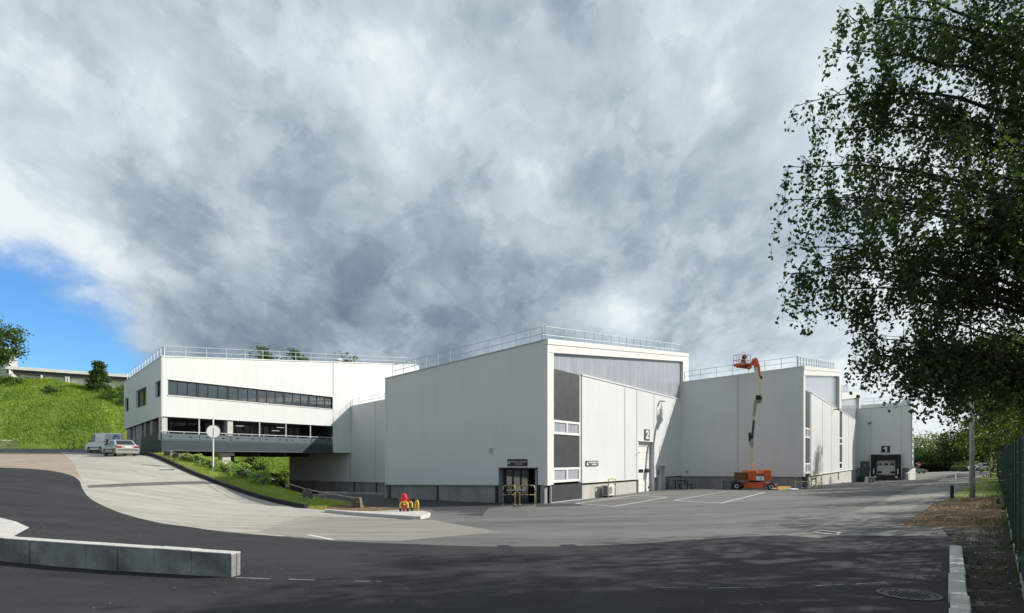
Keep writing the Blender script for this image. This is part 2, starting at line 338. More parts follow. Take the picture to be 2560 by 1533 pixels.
def polycarb():
    m = bpy.data.materials.new('polycarbonate_glazing'); m.use_nodes = True; nt = m.node_tree; b = nt.nodes['Principled BSDF']; lk = nt.links.new
    b.inputs['Roughness'].default_value = .18; b.inputs['Specular IOR Level'].default_value = .8
    g = N(nt, 'ShaderNodeNewGeometry'); sp = N(nt, 'ShaderNodeSeparateXYZ'); lk(g.outputs['Position'], sp.inputs[0])
    t = mth(nt, 'ADD', mth(nt, 'MULTIPLY', sp.outputs[0], .575), mth(nt, 'MULTIPLY', sp.outputs[1], .818))
    cb = N(nt, 'ShaderNodeCombineXYZ'); lk(t, cb.inputs[0]); lk(mth(nt, 'MULTIPLY', sp.outputs[2], .08), cb.inputs[1])
    n = N(nt, 'ShaderNodeTexNoise', i_Scale=2.2, i_Detail=4., i_Roughness=.7); lk(cb.outputs[0], n.inputs['Vector'])
    st = mth(nt, 'LESS_THAN', mth(nt, 'FRACT', mth(nt, 'DIVIDE', t, .6)), .09)
    f = mth(nt, 'ADD', n.outputs['Fac'], mth(nt, 'MULTIPLY', st, .12))
    rp = N(nt, 'ShaderNodeValToRGB'); e = rp.color_ramp.elements; e[0].position = .25; e[1].position = .85
    e[0].color = (.27, .29, .34, 1); e[1].color = (.50, .52, .57, 1); lk(f, rp.inputs[0]); lk(rp.outputs[0], b.inputs['Base Color'])
    return m
M['poly'] = polycarb()
# ------------------------------------------------------------ ground height
CT = [(-14,4,.95),(0,4,1.),(14,4,1.),(0,12,.9),(8,12,.95),(12,14,1.),(-10,12,.92),(0,25,.35),(10,25,.62),(16,22,1.02),(20.6,24,1.1),(26,24,1.2),
      (30.6,36,1.1),(42.3,50,1.),(50,50,1.1),(60,72,.9),(84,100,.6),(125,150,.4),(15,40,.3),(2.3,40,0),(10,51,0),(18,62,0),(24.4,58,0),(30,60,0),(37,60,.45),
      (44,76,-.1),(55,88,-.3),(60,100,-1.3),(66,110,-1.7),(72,106,-1.5),(82,125,-.3),(100,145,-.2),(200,250,0),(-8,36,0),(-10.4,47.5,-.11),(-5,31,.1),(-3,35,0),
      (-35.3,40,2.45),(-15,17,1.24),(-20,12,1.3),(-53,60,4.03),(-26.8,36,1.88),(-34,52,3.36),(-32.5,52,3.43),(-28.1,48,2.67),(-21.2,42.8,1.08),(-17.4,40,.38),
      (-12.9,36,.02),(-10.5,34,0),(-18.6,27,.67),(-13,22,.57),(-22.8,31,1.18),(-24.7,28,1.45),(-80,60,4.3),(-60,30,2.7),(-40,12,1.9),(-45,66,4.1),(-47.5,62,4.1),
      (-120,60,4.8),(-120,20,3),(-71,81,4.4),(-60,80,4.3),(-80,95,4.8),(-150,200,5),(0,300,0),(300,100,1),(300,600,0),(-300,600,5),(0,800,0),(60,-10,1.5),(-60,-10,2),(0,-10,1.1),(-20,70,-1),(-20,95,-1)]
_c = np.array(CT, float)
def _U(r2): return np.where(r2 > 1e-9, r2*np.log(r2+1e-12)*.5, 0)
_n = len(_c); _K = _U(((_c[:, None, :2]-_c[None, :, :2])**2).sum(-1)); _Pm = np.c_[np.ones(_n), _c[:, :2]]
_A = np.zeros((_n+3, _n+3)); _A[:_n, :_n] = _K+np.eye(_n)*.6; _A[:_n, _n:] = _Pm; _A[_n:, :_n] = _Pm.T
_w = np.linalg.solve(_A, np.r_[_c[:, 2], 0, 0, 0])
def TPS(X, Y):
    X = np.atleast_1d(np.asarray(X, float)); Y = np.atleast_1d(np.asarray(Y, float))
    k = _U((X[:, None]-_c[:, 0])**2+(Y[:, None]-_c[:, 1])**2)
    return k@_w[:_n]+_w[_n]+_w[_n+1]*X+_w[_n+2]*Y
REDGE = [(-64,96),(-49,74),(-38,60),(-34.2,53.8),(-32.3,51.8),(-28.1,48),(-24.7,45.2),(-21.2,42.8),(-17.4,40),(-14.9,37.8),(-12.6,35.8),(-10.5,34.2),(-7.6,32.4),(-4.6,30.9)]
_re = np.array(REDGE, float)
def rdist(X, Y):
    """distance behind the ramp's right edge (positive on the lower-yard side) and arc position"""
    best = np.full(len(X), 1e9); sg = np.zeros(len(X))
    for i in range(len(_re)-1):
        a, b = _re[i], _re[i+1]; d = b-a; L2 = d@d
        t = np.clip(((X-a[0])*d[0]+(Y-a[1])*d[1])/L2, 0, 1)
        dx = X-a[0]-t*d[0]; dy = Y-a[1]-t*d[1]; r = np.hypot(dx, dy); s = -(d[1]*dx-d[0]*dy)
        m = r < best-1e-9; best = np.where(m, r, best); sg = np.where(m, np.sign(s), sg)
    return best*sg
def sm(a, b, x): t = np.clip((x-a)/(b-a), 0, 1); return t*t*(3-2*t)
def G(X, Y):
    X = np.atleast_1d(np.asarray(X, float)); Y = np.atleast_1d(np.asarray(Y, float))
    z = TPS(X, Y); r = rdist(X, Y); k = np.clip((0-X)/7, 0, 1)
    gl = np.interp(Y, [0, 47, 72, 400], [-.11, -.11, -1.1, -1.1])
    up = .22*sm(.1, 1.2, r)*np.clip((-11-X)/6, 0, 1)*sm(70, 55, Y)
    w = sm(3.0, 6.5, r)*k*(Y < 140)
    return (z+up)*(1-w)+gl*w
def g1(x, y): return float(G([x], [y])[0])
def pg(px, py):
    """where the ray through a photo pixel meets the ground"""
    rx = (px-CX)/F; rz = (HY-py)/F; d = np.concatenate([np.arange(6, 60, .1), np.arange(60, 400, .5)])
    h = CZ+rz*d-G(rx*d, d); i = np.where((h[:-1] > 0) & (h[1:] <= 0))[0]
    if len(i) == 0: return Vector((rx*300, 300, g1(rx*300, 300)))
    i = i[0]; a, b = d[i], d[i+1]
    for _ in range(12):
        c = (a+b)/2
        if CZ+rz*c-g1(rx*c, c) > 0: a = c
        else: b = c
    return Vector((rx*a, a, g1(rx*a, a)))
def pgl(pts): return [pg(*p) for p in pts]
def smooth_line(pts, step=.8):
    pts = [Vector(p[:2]) for p in pts]; out = []
    for i in range(len(pts)-1):
        p0, p1, p2, p3 = pts[max(i-1, 0)], pts[i], pts[i+1], pts[min(i+2, len(pts)-1)]
        n = max(1, int((p2-p1).length/step))
        for k in range(n):
            t = k/n; out.append(.5*((2*p1)+(p2-p0)*t+(2*p0-5*p1+4*p2-p3)*t*t+(3*p1-p0-3*p2+p3)*t**3))
    out.append(pts[-1]); return out
# ---- ground regions
TOPB = pgl([(-60,1166),(0,1169),(60,1171),(120,1176),(170,1186),(197,1200),(206,1222),(228,1248),(275,1272),(350,1296),(430,1312),(560,1330),(700,1341),(830,1352),(1000,1359),(1200,1366),(1400,1366),(1600,1359),(1800,1345),(1960,1338)])
topb = smooth_line(TOPB, 1.)
newa = topb+[Vector((20, 13)), Vector((22, -8)), Vector((-60, -8)), Vector((-60, topb[0].y))]
rline = [Vector(p) for p in REDGE]; rs = smooth_line(REDGE[2:], 1.)
def offs(line, d):
    out = []
    for i, p in enumerate(line):
        t = (line[min(i+1, len(line)-1)]-line[max(i-1, 0)]).normalized(); out.append(p+Vector((-t.y, t.x))*d)
    return out
def gxy(pts): return [Vector(p[:2]) for p in pgl(pts)]
rampL = smooth_line(pgl([(150,1131),(168,1142),(185,1162),(197,1186),(206,1200)]), 1.)
ramp = rs[:-2]+gxy([(1000,1306),(830,1330),(700,1341)])+[p for p in reversed(topb) if p.x < -9.5 and p.x > -28.2 and p.y < 37]+list(reversed(rampL))
apron_cut = gxy([(760,1290),(1080,1300),(1250,1330),(1000,1352),(830,1350),(640,1332)])
pink = [Vector((-75, 59)), *gxy([(0,1131),(90,1132),(150,1132)])]+rampL+[p for p in reversed(topb) if p.x < -27.0]+[Vector((-75, 42))]
strip = gxy([(216,1214),(300,1209),(400,1205),(500,1203),(575,1202),(560,1208),(470,1211),(380,1214),(300,1217),(222,1220)])
crk = gxy([(398,1174),(436,1173),(436,1175.5),(398,1176)])
_k = len(rs); _o = [p.lerp(q, (1 if i < _k-16 else max(.38, 1-(i-_k+16)*.055))) for i, (p, q) in enumerate(zip(rs, offs(rs, 6.8)))]
verge = list(rs[:-4])+list(reversed(_o[:-4]))
soilv = rs[-10:-2]+list(reversed(offs(rs, 3.6)[-10:-2]))
pathp = gxy([(2480,1163),(2440,1172),(2400,1182),(2330,1206),(2250,1234),(2180,1262),(2100,1295),(2010,1328),(1962,1338)])+gxy([(2050,1345),(2120,1330),(2200,1305),(2235,1290),(2300,1262),(2360,1240),(2430,1205),(2475,1180),(2486,1168)])
soilp = gxy([(2238,1312),(2300,1285),(2330,1262),(2372,1246),(2440,1243),(2500,1240),(2512,1262),(2522,1290),(2500,1316),(2420,1318),(2320,1318)])
grassp = gxy([(2372,1246),(2400,1226),(2440,1206),(2475,1183),(2490,1166),(2499,1166),(2504,1190),(2512,1240),(2440,1243)])
gravp = gxy([(2352,1320),(2500,1316),(2522,1290),(2512,1240),(2560,1450)])+[Vector((14,11)),Vector((13,-6)),Vector((6.4,-6))]+gxy([(2416,1533),(2400,1372)])
slab = gxy([(-60,1285),(0,1294),(40,1304),(73,1319),(24,1346),(-80,1346)])
fresh = gxy([(73,1319),(140,1328),(210,1337),(330,1366),(200,1360),(90,1352),(24,1346)])
def band(a, b, w):
    a = Vector(a[:2]); b = Vector(b[:2]); t = (b-a).normalized(); n = Vector((-t.y, t.x))*w/2; return [a+n, b+n, b-n, a-n]
LINES = []
for q in ([(1440,1259),(1583,1239),(1668,1243),(1537,1266)], [(1685,1251),(1815,1229),(1913,1231),(1802,1258)]):
    c = [Vector(p[:2]) for p in pgl(q)]
    for i in range(4):
        t = (c[(i+1) % 4]-c[i]).normalized(); LINES.append(band(c[i]-t*.06, c[(i+1) % 4]+t*.06, .13))
SEAM = [band(pg(*a), pg(*b), w) for a, b, w in (((590,1444),(676,1447),.035),((722,1448),(788,1450),.03),((888,1453),(926,1453),.03),((942,1453),(952,1454),.02),((1625,1468),(1720,1470),.02),((1770,1470),(1915,1468),.025),((2040,1464),(2110,1461),.025),((2140,1460),(2215,1455),.025))]
CHALK = [band(pg(*a), pg(*b), w) for a, b, w in (((770,1337),(795,1341.5),.13),((795,1341.5),(832,1349),.10))]
hatch = gxy([(2030,1330),(2052,1325),(2104,1331),(2096,1337)]); hatchi = gxy([(2040,1329.5),(2054,1326.8),(2094,1332),(2090,1335)])
tyre = []
for off, wd in ((0, .42), (-1.6, .32)):
    c = smooth_line([Vector(p[:2])+Vector((off, 0)) for p in pgl([(1395,1362),(1440,1385),(1466,1420),(1462,1460),(1430,1500),(1385,1545)])], .5); tyre.append(c+list(reversed(offs(c, wd))))
wear = [gxy([(1560,1440),(1577,1432),(1690,1398),(1694,1400),(1585,1440),(1565,1450)])]
REG = [('painted_line', LINES+CHALK, 'line'), ('joint_line', SEAM, 'joint'), ('hatch_frame_fill', [hatchi], 'asph_mid'), ('hatch_frame', [hatch], 'line'), ('tar_crack', [crk], 'asph_mid'), ('repair_strip', [strip], 'repair'),
       ('soil_bed', [soilv], 'soil'), ('grass_verge', [verge], 'grass'), ('tyre_mark', tyre, 'tyre'), ('concrete_slab', [slab], 'concretew'), ('rough_asphalt', [fresh], 'kerbd'),
       ('gravel_strip', [gravp], 'gravel'), ('soil_patch', [soilp], 'soil'), ('grass_strip', [grassp], 'grass'), ('path', [pathp], 'path'), ('asphalt_road', [newa], 'asph_new'),
       ('apron', [apron_cut], 'apron'), ('ramp', [ramp], 'ramp'), ('pavement', [pink], 'pink')]
def pip(poly, X, Y):
    inside = np.zeros(len(X), bool); n = len(poly); j = n-1
    for i in range(n):
        xi, yi = poly[i][0], poly[i][1]; xj, yj = poly[j][0], poly[j][1]
        c = ((yi > Y) != (yj > Y)) & (X < (xj-xi)*(Y-yi)/((yj-yi) if abs(yj-yi) > 1e-12 else 1e-12)+xi); inside ^= c; j = i
    return inside
def ground():
    vs = []; es = []
    for _, polys, _m in REG:
        for p in polys:
            i = len(vs); vs.extend(Vector(q[:2]) for q in p); es += [(i+k, i+(k+1) % len(p)) for k in range(len(p))]
    def grid(x0, x1, y0, y1, st, hole=None):
        for x in np.arange(x0, x1+.01, st):
            for y in np.arange(y0, y1+.01, st):
                if hole and hole[0]-.1 < x < hole[1]+.1 and hole[2]-.1 < y < hole[3]+.1: continue
                vs.append(Vector((x+random.uniform(-.01, .01), y+random.uniform(-.01, .01))))
    grid(-66, 90, 2, 122, 1.5); grid(-160, 190, -20, 300, 10, (-66, 90, 2, 122)); grid(-800, 1000, -200, 1600, 100, (-160, 190, -20, 300))
    V, _, Fc, _, _, _ = delaunay_2d_cdt(vs, es, [], 0, 1e-4)
    A = np.array([(v.x, v.y) for v in V]); Z = G(A[:, 0], A[:, 1]); T = np.array([tuple(f) for f in Fc])
    cen = A[T].mean(1); lab = np.full(len(T), -1)
    for k, (_, polys, _m) in reversed(list(enumerate(REG))):
        for p in polys: lab[pip(p, cen[:, 0], cen[:, 1])] = k
    # the lower drive behind the verge is darker asphalt
    rd = rdist(cen[:, 0], cen[:, 1]); low = (lab == -1) & (rd > 2.5) & (cen[:, 0] < -1.5) & (cen[:, 1] < 140) & (cen[:, 1] > 30)
    tarband = (lab == -1) & pip([(-14, 41.5), (-1.5, 37.2), (6, 36.6), (2.6, 39.9), (-8.5, 48), (-14, 52)], cen[:, 0], cen[:, 1])
    lab[low | tarband] = 90
    far = (lab == -1) & ((cen[:, 0] > .84*cen[:, 1]+1) | (cen[:, 1] > 175) | (cen[:, 0] < -76)); lab[far] = 91
    names = {-1: ('yard', 'asph_old'), 90: ('lower_drive', 'asph_mid'), 91: ('grassland', 'grass')}
    for k, (n, _, m) in enumerate(REG): names[k] = (n, m)
    for k in sorted(set(lab.tolist())):
        t = T[lab == k]; u, inv = np.unique(t, return_inverse=True); t2 = inv.reshape(-1, 3)
        me = bpy.data.meshes.new(names[k][0]); me.from_pydata([(A[i, 0], A[i, 1], Z[i]) for i in u], [], t2.tolist())
        me.materials.append(M[names[k][1]]); me.polygons.foreach_set('use_smooth', [True]*len(t2)); me.update()
        o = bpy.data.objects.new(names[k][0], me); SC.collection.objects.link(o); tag(o, kind='structure')
ground()
# ---- hillside behind the cars and behind the building
def hill():
    rows = [((-150,75,5),(-160,125,26)),((-100,78,4.7),(-128,115,22)),((-71,81,4.3),(-101,115,19.6)),((-62.8,82,4.25),(-92,115,18.9)),((-56,82.5,4.2),(-81,112,17.2)),((-53,88,2),(-79,118,17.5)),
            ((-48,94,-1.0),(-60,122,15)),((-32,98,-1.2),(-34,124,13)),((-12,104,-1.2),(-12,126,12)),((6,108,-1.2),(10,128,12))]
    nu = 120; nv = 34; vs = []; fs = []
    ts = np.linspace(0, len(rows)-1, nu)
    for a in ts:
        i = min(int(a), len(rows)-2); t = a-i; p = Vector(rows[i][0]).lerp(Vector(rows[i+1][0]), t); q = Vector(rows[i][1]).lerp(Vector(rows[i+1][1]), t)
        for j in range(nv):
            s = j/(nv-6)
            if s <= 1:
                zz = p.z+(q.z-p.z)*(1-(1-s)**1.35)*(.98)+.02; r = p.lerp(q, s); r.z = zz-.15*(j == 0)
            else:
                d = (q-p); d.z = 0; r = q+d.normalized()*((j-(nv-6))**2*3.0); r.z = q.z
            nz = math.sin(r.x*.9+r.y*.4)*.14+math.sin(r.x*.31-r.y*.53+1)*.28+random.uniform(-.1, .1)
            if j > 1: r.z += nz
            vs.append(tuple(r))
    for i in range(nu-1):
        for j in range(nv-1): fs.append((i*nv+j, (i+1)*nv+j, (i+1)*nv+j+1, i*nv+j+1))
    me = bpy.data.meshes.new('hill'); me.from_pydata(vs, [], fs); me.materials.append(M['hill']); me.polygons.foreach_set('use_smooth', [True]*len(fs)); me.update()
    o = bpy.data.objects.new('hill', me); SC.collection.objects.link(o); tag(o, kind='structure')
    return rows
HR = hill()
def hz(u, s):
    i = min(int(u), len(HR)-2); t = u-i; p = Vector(HR[i][0]).lerp(Vector(HR[i+1][0]), t); q = Vector(HR[i][1]).lerp(Vector(HR[i+1][1]), t)
    r = p.lerp(q, s); r.z = p.z+(q.z-p.z)*(1-(1-min(s, 1))**1.35)*.98+math.sin(r.x*.9+r.y*.4)*.14+math.sin(r.x*.31-r.y*.53+1)*.28; return r
# ------------------------------------------------------------ foliage
def leafmesh(C, size, flat=0, droop=0):
    """C: n x 3 leaf centres -> rhombic leaves"""
    n = len(C); C = np.asarray(C)
    a = RNG.normal(size=(n, 3)); a[:, 2] = a[:, 2]*(1-flat)-droop; a /= np.linalg.norm(a, axis=1)[:, None]
    b = RNG.normal(size=(n, 3)); b -= a*(a*b).sum(1)[:, None]; b /= np.linalg.norm(b, axis=1)[:, None]
    s = size*RNG.uniform(.7, 1.25, n)[:, None]
    V = np.stack([C-a*s*.5, C+b*s*.36, C+a*s*.55, C-b*s*.36], 1).reshape(-1, 3)
    return V, np.arange(4*n).reshape(-1, 4)
def leafobj(name, C, size, mt, parent=None, flat=0, droop=0, origin=None):
    V, Fq = leafmesh(C, size, flat, droop)
    if origin is not None: V = V-np.array(origin)
    me = bpy.data.meshes.new(name); me.from_pydata(V.tolist(), [], Fq.tolist()); me.materials.append(mt); me.update()
    o = bpy.data.objects.new(name, me); SC.collection.objects.link(o)
    if parent is not None: o.parent = parent
    return o
def ellipsoid_clumps(c, r, nclump, per, spread, shell=.55):
    out = []
    for _ in range(nclump):
        d = RNG.normal(size=3); d /= np.linalg.norm(d); k = RNG.uniform(shell, 1)**.6
        cc = np.array(c)+d*np.array(r)*k; s = spread*RNG.uniform(.6, 1.4)
        out.append(cc+RNG.normal(size=(per, 3))*np.array([s, s, s*.6]))
    return np.concatenate(out)
def tree(name, label, cat, base, h, r, mt, nclump=60, per=60, leaf=.25, spread=.6, trunk=None, cbot=.25, group=None, bark='barkd', conifer=False):
    base = Vector(base); e = empty(name, base, 0, label, cat, group); tr = MB(); tw = trunk or h*.022
    pts = [base+Vector((math.sin(i*1.3)*.02*h*(i/5), math.cos(i*1.7)*.02*h*(i/5), h*.85*i/5-.1)) for i in range(6)]
    tr.tube(pts, [tw*(1-.16*i) for i in range(6)], 8)
    for i in range(9):
        t = random.uniform(.3, .9); p = pts[0].lerp(pts[-1], t); a = random.uniform(0, 6.28); L = r*random.uniform(.5, .85)
        tr.tube([p, p+Vector((math.cos(a)*L*.5, math.sin(a)*L*.5, L*.3)), p+Vector((math.cos(a)*L, math.sin(a)*L, L*.45))], [tw*.4, tw*.25, tw*.08], 5)
    tr.build('trunk', M[bark], e, smooth=True)
    if conifer:
        C = []
        for _ in range(nclump):
            t = random.random()**.8; a = random.uniform(0, 6.28); rr = r*(1-t)*random.uniform(.5, 1.1)+.1
            c = np.array([base.x+math.cos(a)*rr, base.y+math.sin(a)*rr, base.z+h*(cbot+(1-cbot)*t)-rr*.15]); C.append(c+RNG.normal(size=(per, 3))*np.array([spread, spread, spread*.4]))
        C = np.concatenate(C)
    else:
        ch = h*(1-cbot)/2; c = (base.x, base.y, base.z+h-ch)
        C = np.concatenate([ellipsoid_clumps(c, (r, r, ch), nclump, per, spread), ellipsoid_clumps(c, (r*.6, r*.6, ch*.7), nclump//3, per, spread*1.2, .1)])
    leafobj('crown', C, leaf, mt, e, origin=base)
    return e
# ------------------------------------------------------------ walls
class Wall:
    def __init__(s, A, B):
        s.A = Vector(A[:2]); s.B = Vector(B[:2]); d = s.B-s.A; s.L = d.length; s.u = d/s.L; n = Vector((-s.u.y, s.u.x))
        if n.dot(-s.A) < 0: n = -n
        s.n = n
    def s(w, px): r = (px-CX)/F; return (r*w.A.y-w.A.x)/(w.u.x-r*w.u.y)
    def z(w, px, py): d = w.A.y+w.u.y*w.s(px); return CZ+(HY-py)/F*d
    def pt(w, s, z, o=0): p = w.A+w.u*s+w.n*o; return Vector((p.x, p.y, z))
    def slab(w, mb, prof, o0, o1, m=0):
        mb.extrude([w.pt(s, z, o1) for s, z in prof], Vector((*(w.n*(o0-o1)), 0)), m)
    def rect(w, mb, s0, s1, z0, z1, o0, o1, m=0): w.slab(mb, [(s0, z0), (s1, z0), (s1, z1), (s0, z1)], o0, o1, m)
    def holes(w, mb, s0, s1, zb, zt, holes, depth=.25, m=0):
        """one skin with rectangular openings and their reveals; zb, zt linear functions of s"""
        ss = sorted({s0, s1, *[h[0] for h in holes], *[h[1] for h in holes]})
        for a, b in zip(ss[:-1], ss[1:]):
            mid = (a+b)/2; hs = sorted([h for h in holes if h[0] <= mid <= h[1]], key=lambda h: h[2]); lo = (zb(a), zb(b))
            for h in hs:
                if h[2] > max(lo)+.01: mb.poly([w.pt(a, lo[0]), w.pt(b, lo[1]), w.pt(b, h[2]), w.pt(a, h[2])], m)
                lo = (h[3], h[3])
            mb.poly([w.pt(a, lo[0]), w.pt(b, lo[1]), w.pt(b, zt(b)), w.pt(a, zt(a))], m)
        for a, b, c, d in holes:
            for p, q in (((a, c), (b, c)), ((b, c), (b, d)), ((b, d), (a, d)), ((a, d), (a, c))):
                mb.poly([w.pt(*p), w.pt(*q), w.pt(*q, -depth), w.pt(*p, -depth)], m)
def lin(s0, z0, s1, z1): return lambda s: z0+(z1-z0)*(s-s0)/(s1-s0)
def railing(parent, pts, h=1.05, sp=1.6, pr=.035, rr=.024, mids=(.5,), name='guard_rail', mt=None, flat=None):
    mb = MB(); pts = [Vector(p) for p in pts]
    for a, b in zip(pts[:-1], pts[1:]):
        L = (b-a).length; n = max(1, round(L/sp))
        for i in range(n+1):
            p = a.lerp(b, i/n)
            if flat: mb.beam(p, p+Vector((0, 0, h)), flat, .03)
            else: mb.cyl(p, p+Vector((0, 0, h)), pr, n=6)
        for k in (*mids, 1.0): mb.cyl(a+Vector((0, 0, h*k)), b+Vector((0, 0, h*k)), rr, n=6)
    return mb.build(name, mt or M['rail'], parent)
def frame_window(w, parent, s0, s1, z0, z1, n=2, o=-.12, fm='white', gm='glass', fw=.1, name='window', bars=None):
    mb = MB()
    w.rect(mb, s0, s1, z0, z0+fw, o-.05, o+.05); w.rect(mb, s0, s1, z1-fw, z1, o-.05, o+.05)
    xs = [s0+(s1-s0)*i/n for i in range(n+1)]
    for i, x in enumerate(xs):
        a = x if i == 0 else x-fw/2; b = x+fw if i == 0 else (x if i == n else x+fw/2)
        if i == n: a = x-fw
        w.rect(mb, a, b, z0+fw, z1-fw, o-.048, o+.052)
    f = mb.build(name, M[fm], parent); g = MB(); w.rect(g, s0+.01, s1-.01, z0+.01, z1-.01, o-.03, o-.015); g.build('pane', M[gm], f); return f
def text_mesh(txt, size, name, mt, parent, origin, ux, uz, n, ext=.01, bold=0, sx=1.):
    cu = bpy.data.curves.new('t', 'FONT'); cu.body = txt; cu.size = size; cu.align_x = 'CENTER'; cu.align_y = 'CENTER'; cu.extrude = ext; cu.offset = bold
    to = bpy.data.objects.new('t', cu); SC.collection.objects.link(to); dg = bpy.context.evaluated_depsgraph_get(); dg.update()
    me = bpy.data.meshes.new_from_object(to.evaluated_get(dg)); bpy.data.objects.remove(to); me.name = name
    mb = MB()
    for v in me.vertices: mb.v.append(tuple(Vector(origin)+Vector(ux)*v.co.x*sx+Vector(uz)*v.co.y+Vector(n)*v.co.z))
    for p in me.polygons: mb.f.append(tuple(p.vertices)); mb.m.append(0)
    bpy.data.meshes.remove(me); return mb.build(name, mt, parent)
# ============================================================ BUILDINGS
DR = Vector((.7034, 1.0)); UP = Vector((0, 0, 1))
def roofpoly(parent, pts, mt='roof', name='roof'):
    mb = MB(); mb.poly(pts); return mb.build(name, M[mt], parent)
def backwalls(parent, pts, zlo=-2, m='clad'):
    """closing walls: pts = roof corners in order, quads between successive ones"""
    mb = MB()
    for a, b in zip(pts[:-1], pts[1:]):
        mb.poly([(a[0], a[1], zlo), (b[0], b[1], zlo), b, a])
    return mb.build('rear_wall', M[m], parent)
# ---------------- office building on the left
def office():
    A = (-32.66, 54); Lc = (-45.9, 68.6); W = Wall(A, (A[0]+.7034*27.8, A[1]+27.8)); V = Wall(A, Lc)
    e = empty('office_building', (*A, 3.4), 0, 'white ribbed office block raised over the ramp with a long ribbon window and open loggia', 'building')
    s878 = W.s(878); s832 = W.s(832); zb = 7.06; zt = lin(0, 12.61, W.L, 16.35)
    w0, w1 = W.s(419.8), W.s(834); mb = MB()
    W.holes(mb, 0, s832, lambda s: zb, zt, [(w0, w1-.02, 9.12, 10.55)], .3)
    W.holes(mb, s832, s878+.3, lambda s: 3.9, zt, [], .3); W.holes(mb, s878+.3, W.L, lambda s: 6.5, zt, [])
    mb.build('wall', M['cladv'], e)
    zl = lin(0, 12.61, V.L, 12.15); zlb = lin(0, 7.06, V.L, 6.6); hs = []
    for a, b, y0, y1 in ((401, 388, 952.5, 993), (366, 340, 972, 1017), (321.4, 312.2, 996, 1029)):
        m_ = (a+b)/2; hs.append((V.s(a), V.s(b), V.z(m_, y1), V.z(m_, y0)))
    mb = MB(); V.holes(mb, 0, V.L, zlb, zl, hs, .35); mb.build('wall', M['clad'], e)
    for h in hs: frame_window(V, e, h[0]+.02, h[1]-.02, h[2]+.02, h[3]-.02, 2 if h[1]-h[0] > 2 else 1, -.25, 'darksteel', 'glassd', .09)
    xs = [419.8, 496.8, 572.8, 646.2, 712.5, 774.3, 833.5]
    for a, b in zip(xs[:-1], xs[1:]): frame_window(W, e, W.s(a)+.03, W.s(b)-.03, 9.14, 10.53, 3, -.16, 'darksteel', 'glass', .07)
    mb = MB()   # sill and mullion frame round the ribbon window
    W.rect(mb, w0-.05, w1+.05, 9.04, 9.11, -.02, .06); W.rect(mb, w0-.05, w1+.05, 10.56, 10.62, -.02, .03)
    split(mb, 'window_sill', M['trim'], e)
    mb = MB(); W.slab(mb, [(-.03, 7.0), (.1, 7.0), (.1, 12.62), (-.03, 12.6)], -.02, .03); mb.build('corner_trim', M['seam'], e)
    mb = MB(); W.slab(mb, [(0, 12.6), (W.L, 16.34), (W.L, 16.44), (0, 12.7)], -.3, .06); V.slab(mb, [(0.06, 12.6), (V.L, 12.14), (V.L, 12.24), (0.06, 12.7)], -.3, .05); split(mb, 'parapet_cap', M['trim'], e)
    # loggia
    F0, F1 = .0, s832
    mb = MB(); W.rect(mb, F0+.01, F1, 3.9, 4.82, -.2, .02); V.slab(mb, [(.02, 3.6), (V.s(352), 3.6), (V.s(352), 4.4), (.02, 4.8)], -.2, .01); split(mb, 'floor_fascia', M['teal'], e)
    mb = MB(); W.rect(mb, F0+.01, s832, 3.84, 3.9, -.1, .04); W.rect(mb, F0+.01, F1, 4.83, 4.9, -.2, .0); split(mb, 'edge_strip', M['bluegrey'], e)
    xs2 = [403.5, 499, 577, 650, 716, 777, 832]
    for a, b in zip(xs2[:-1], xs2[1:]):
        mb = MB(); W.rect(mb, W.s(a)+.04, W.s(b)-.04, 4.93, 5.50, -.05, .0); p = mb.build('parapet_panel', M['bluegrey'], e)
        mb = MB()
        for k in (.24, .76):
            s = W.s(a)+(W.s(b)-W.s(a))*k; mb.extrude([W.pt(s+math.cos(t)*.13, 5.2+math.sin(t)*.10, .02) for t in np.linspace(-.3, math.pi+.3, 9)], W.n.to_3d()*-.03)
        split(mb, 'vent_hole', M['dark'], p)
    mb = MB(); W.rect(mb, .0, F1, 5.66, 5.72, -.08, -.02)
    for i in range(14):
        s = F1*(i+.5)/14; W.rect(mb, s-.02, s+.02, 5.5, 5.66, -.06, -.03)
    mb.build('hand_rail', M['rail'], e)
    for px in (499, 650, 716, 777):
        mb = MB(); s = W.s(px); W.rect(mb, s-.06, s+.06, 4.9, 7.06, -.14, -.06); mb.build('post', M['seam'], e)
    for a, b in ((404.5, 420), (569, 584)):
        mb = MB(); W.rect(mb, W.s(a)+.06, W.s(b), 4.9, 7.06, -.75, -.12); mb.build('column', M['concretew'], e)
    def sheet(mb, z, t, ins=.25, s1=F1):
        q0 = W.pt(.3, z, -ins); q1 = W.pt(s1, z, -ins); dv = V.pt(V.L-.3, z, -ins)-V.pt(.3, z, -ins); mb.extrude([q0, q1, q1+dv, q0+dv], (0, 0, t))
    mb = MB(); sheet(mb, 4.7, .14); mb.build('loggia_floor', M['concrete'], e)
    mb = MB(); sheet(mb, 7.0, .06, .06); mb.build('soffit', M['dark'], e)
    mb = MB(); sheet(mb, 3.78, .1, .3, s878+.9)
    for k in range(1, 6): W.rect(mb, F1*k/6+.4, F1*k/6+.75, 3.35, 3.78, -9, -.8)
    mb.build('underside', M['darksteel'], e)
    for a, b in zip([440, 575, 650, 716, 777], [569, 650, 716, 777, 832]):
        frame_window(W, e, W.s(a), W.s(b), 4.86, 6.98, 4, -3.2, 'darksteel', 'glassd', .12)
    mb = MB(); W.rect(mb, 1.3, F1+1, 4.85, 7.0, -3.6, -3.35); W.rect(mb, F1-.2, F1-.02, 4.85, 7.0, -3.3, -.2); mb.build('loggia_wall', M['darksteel'], e)
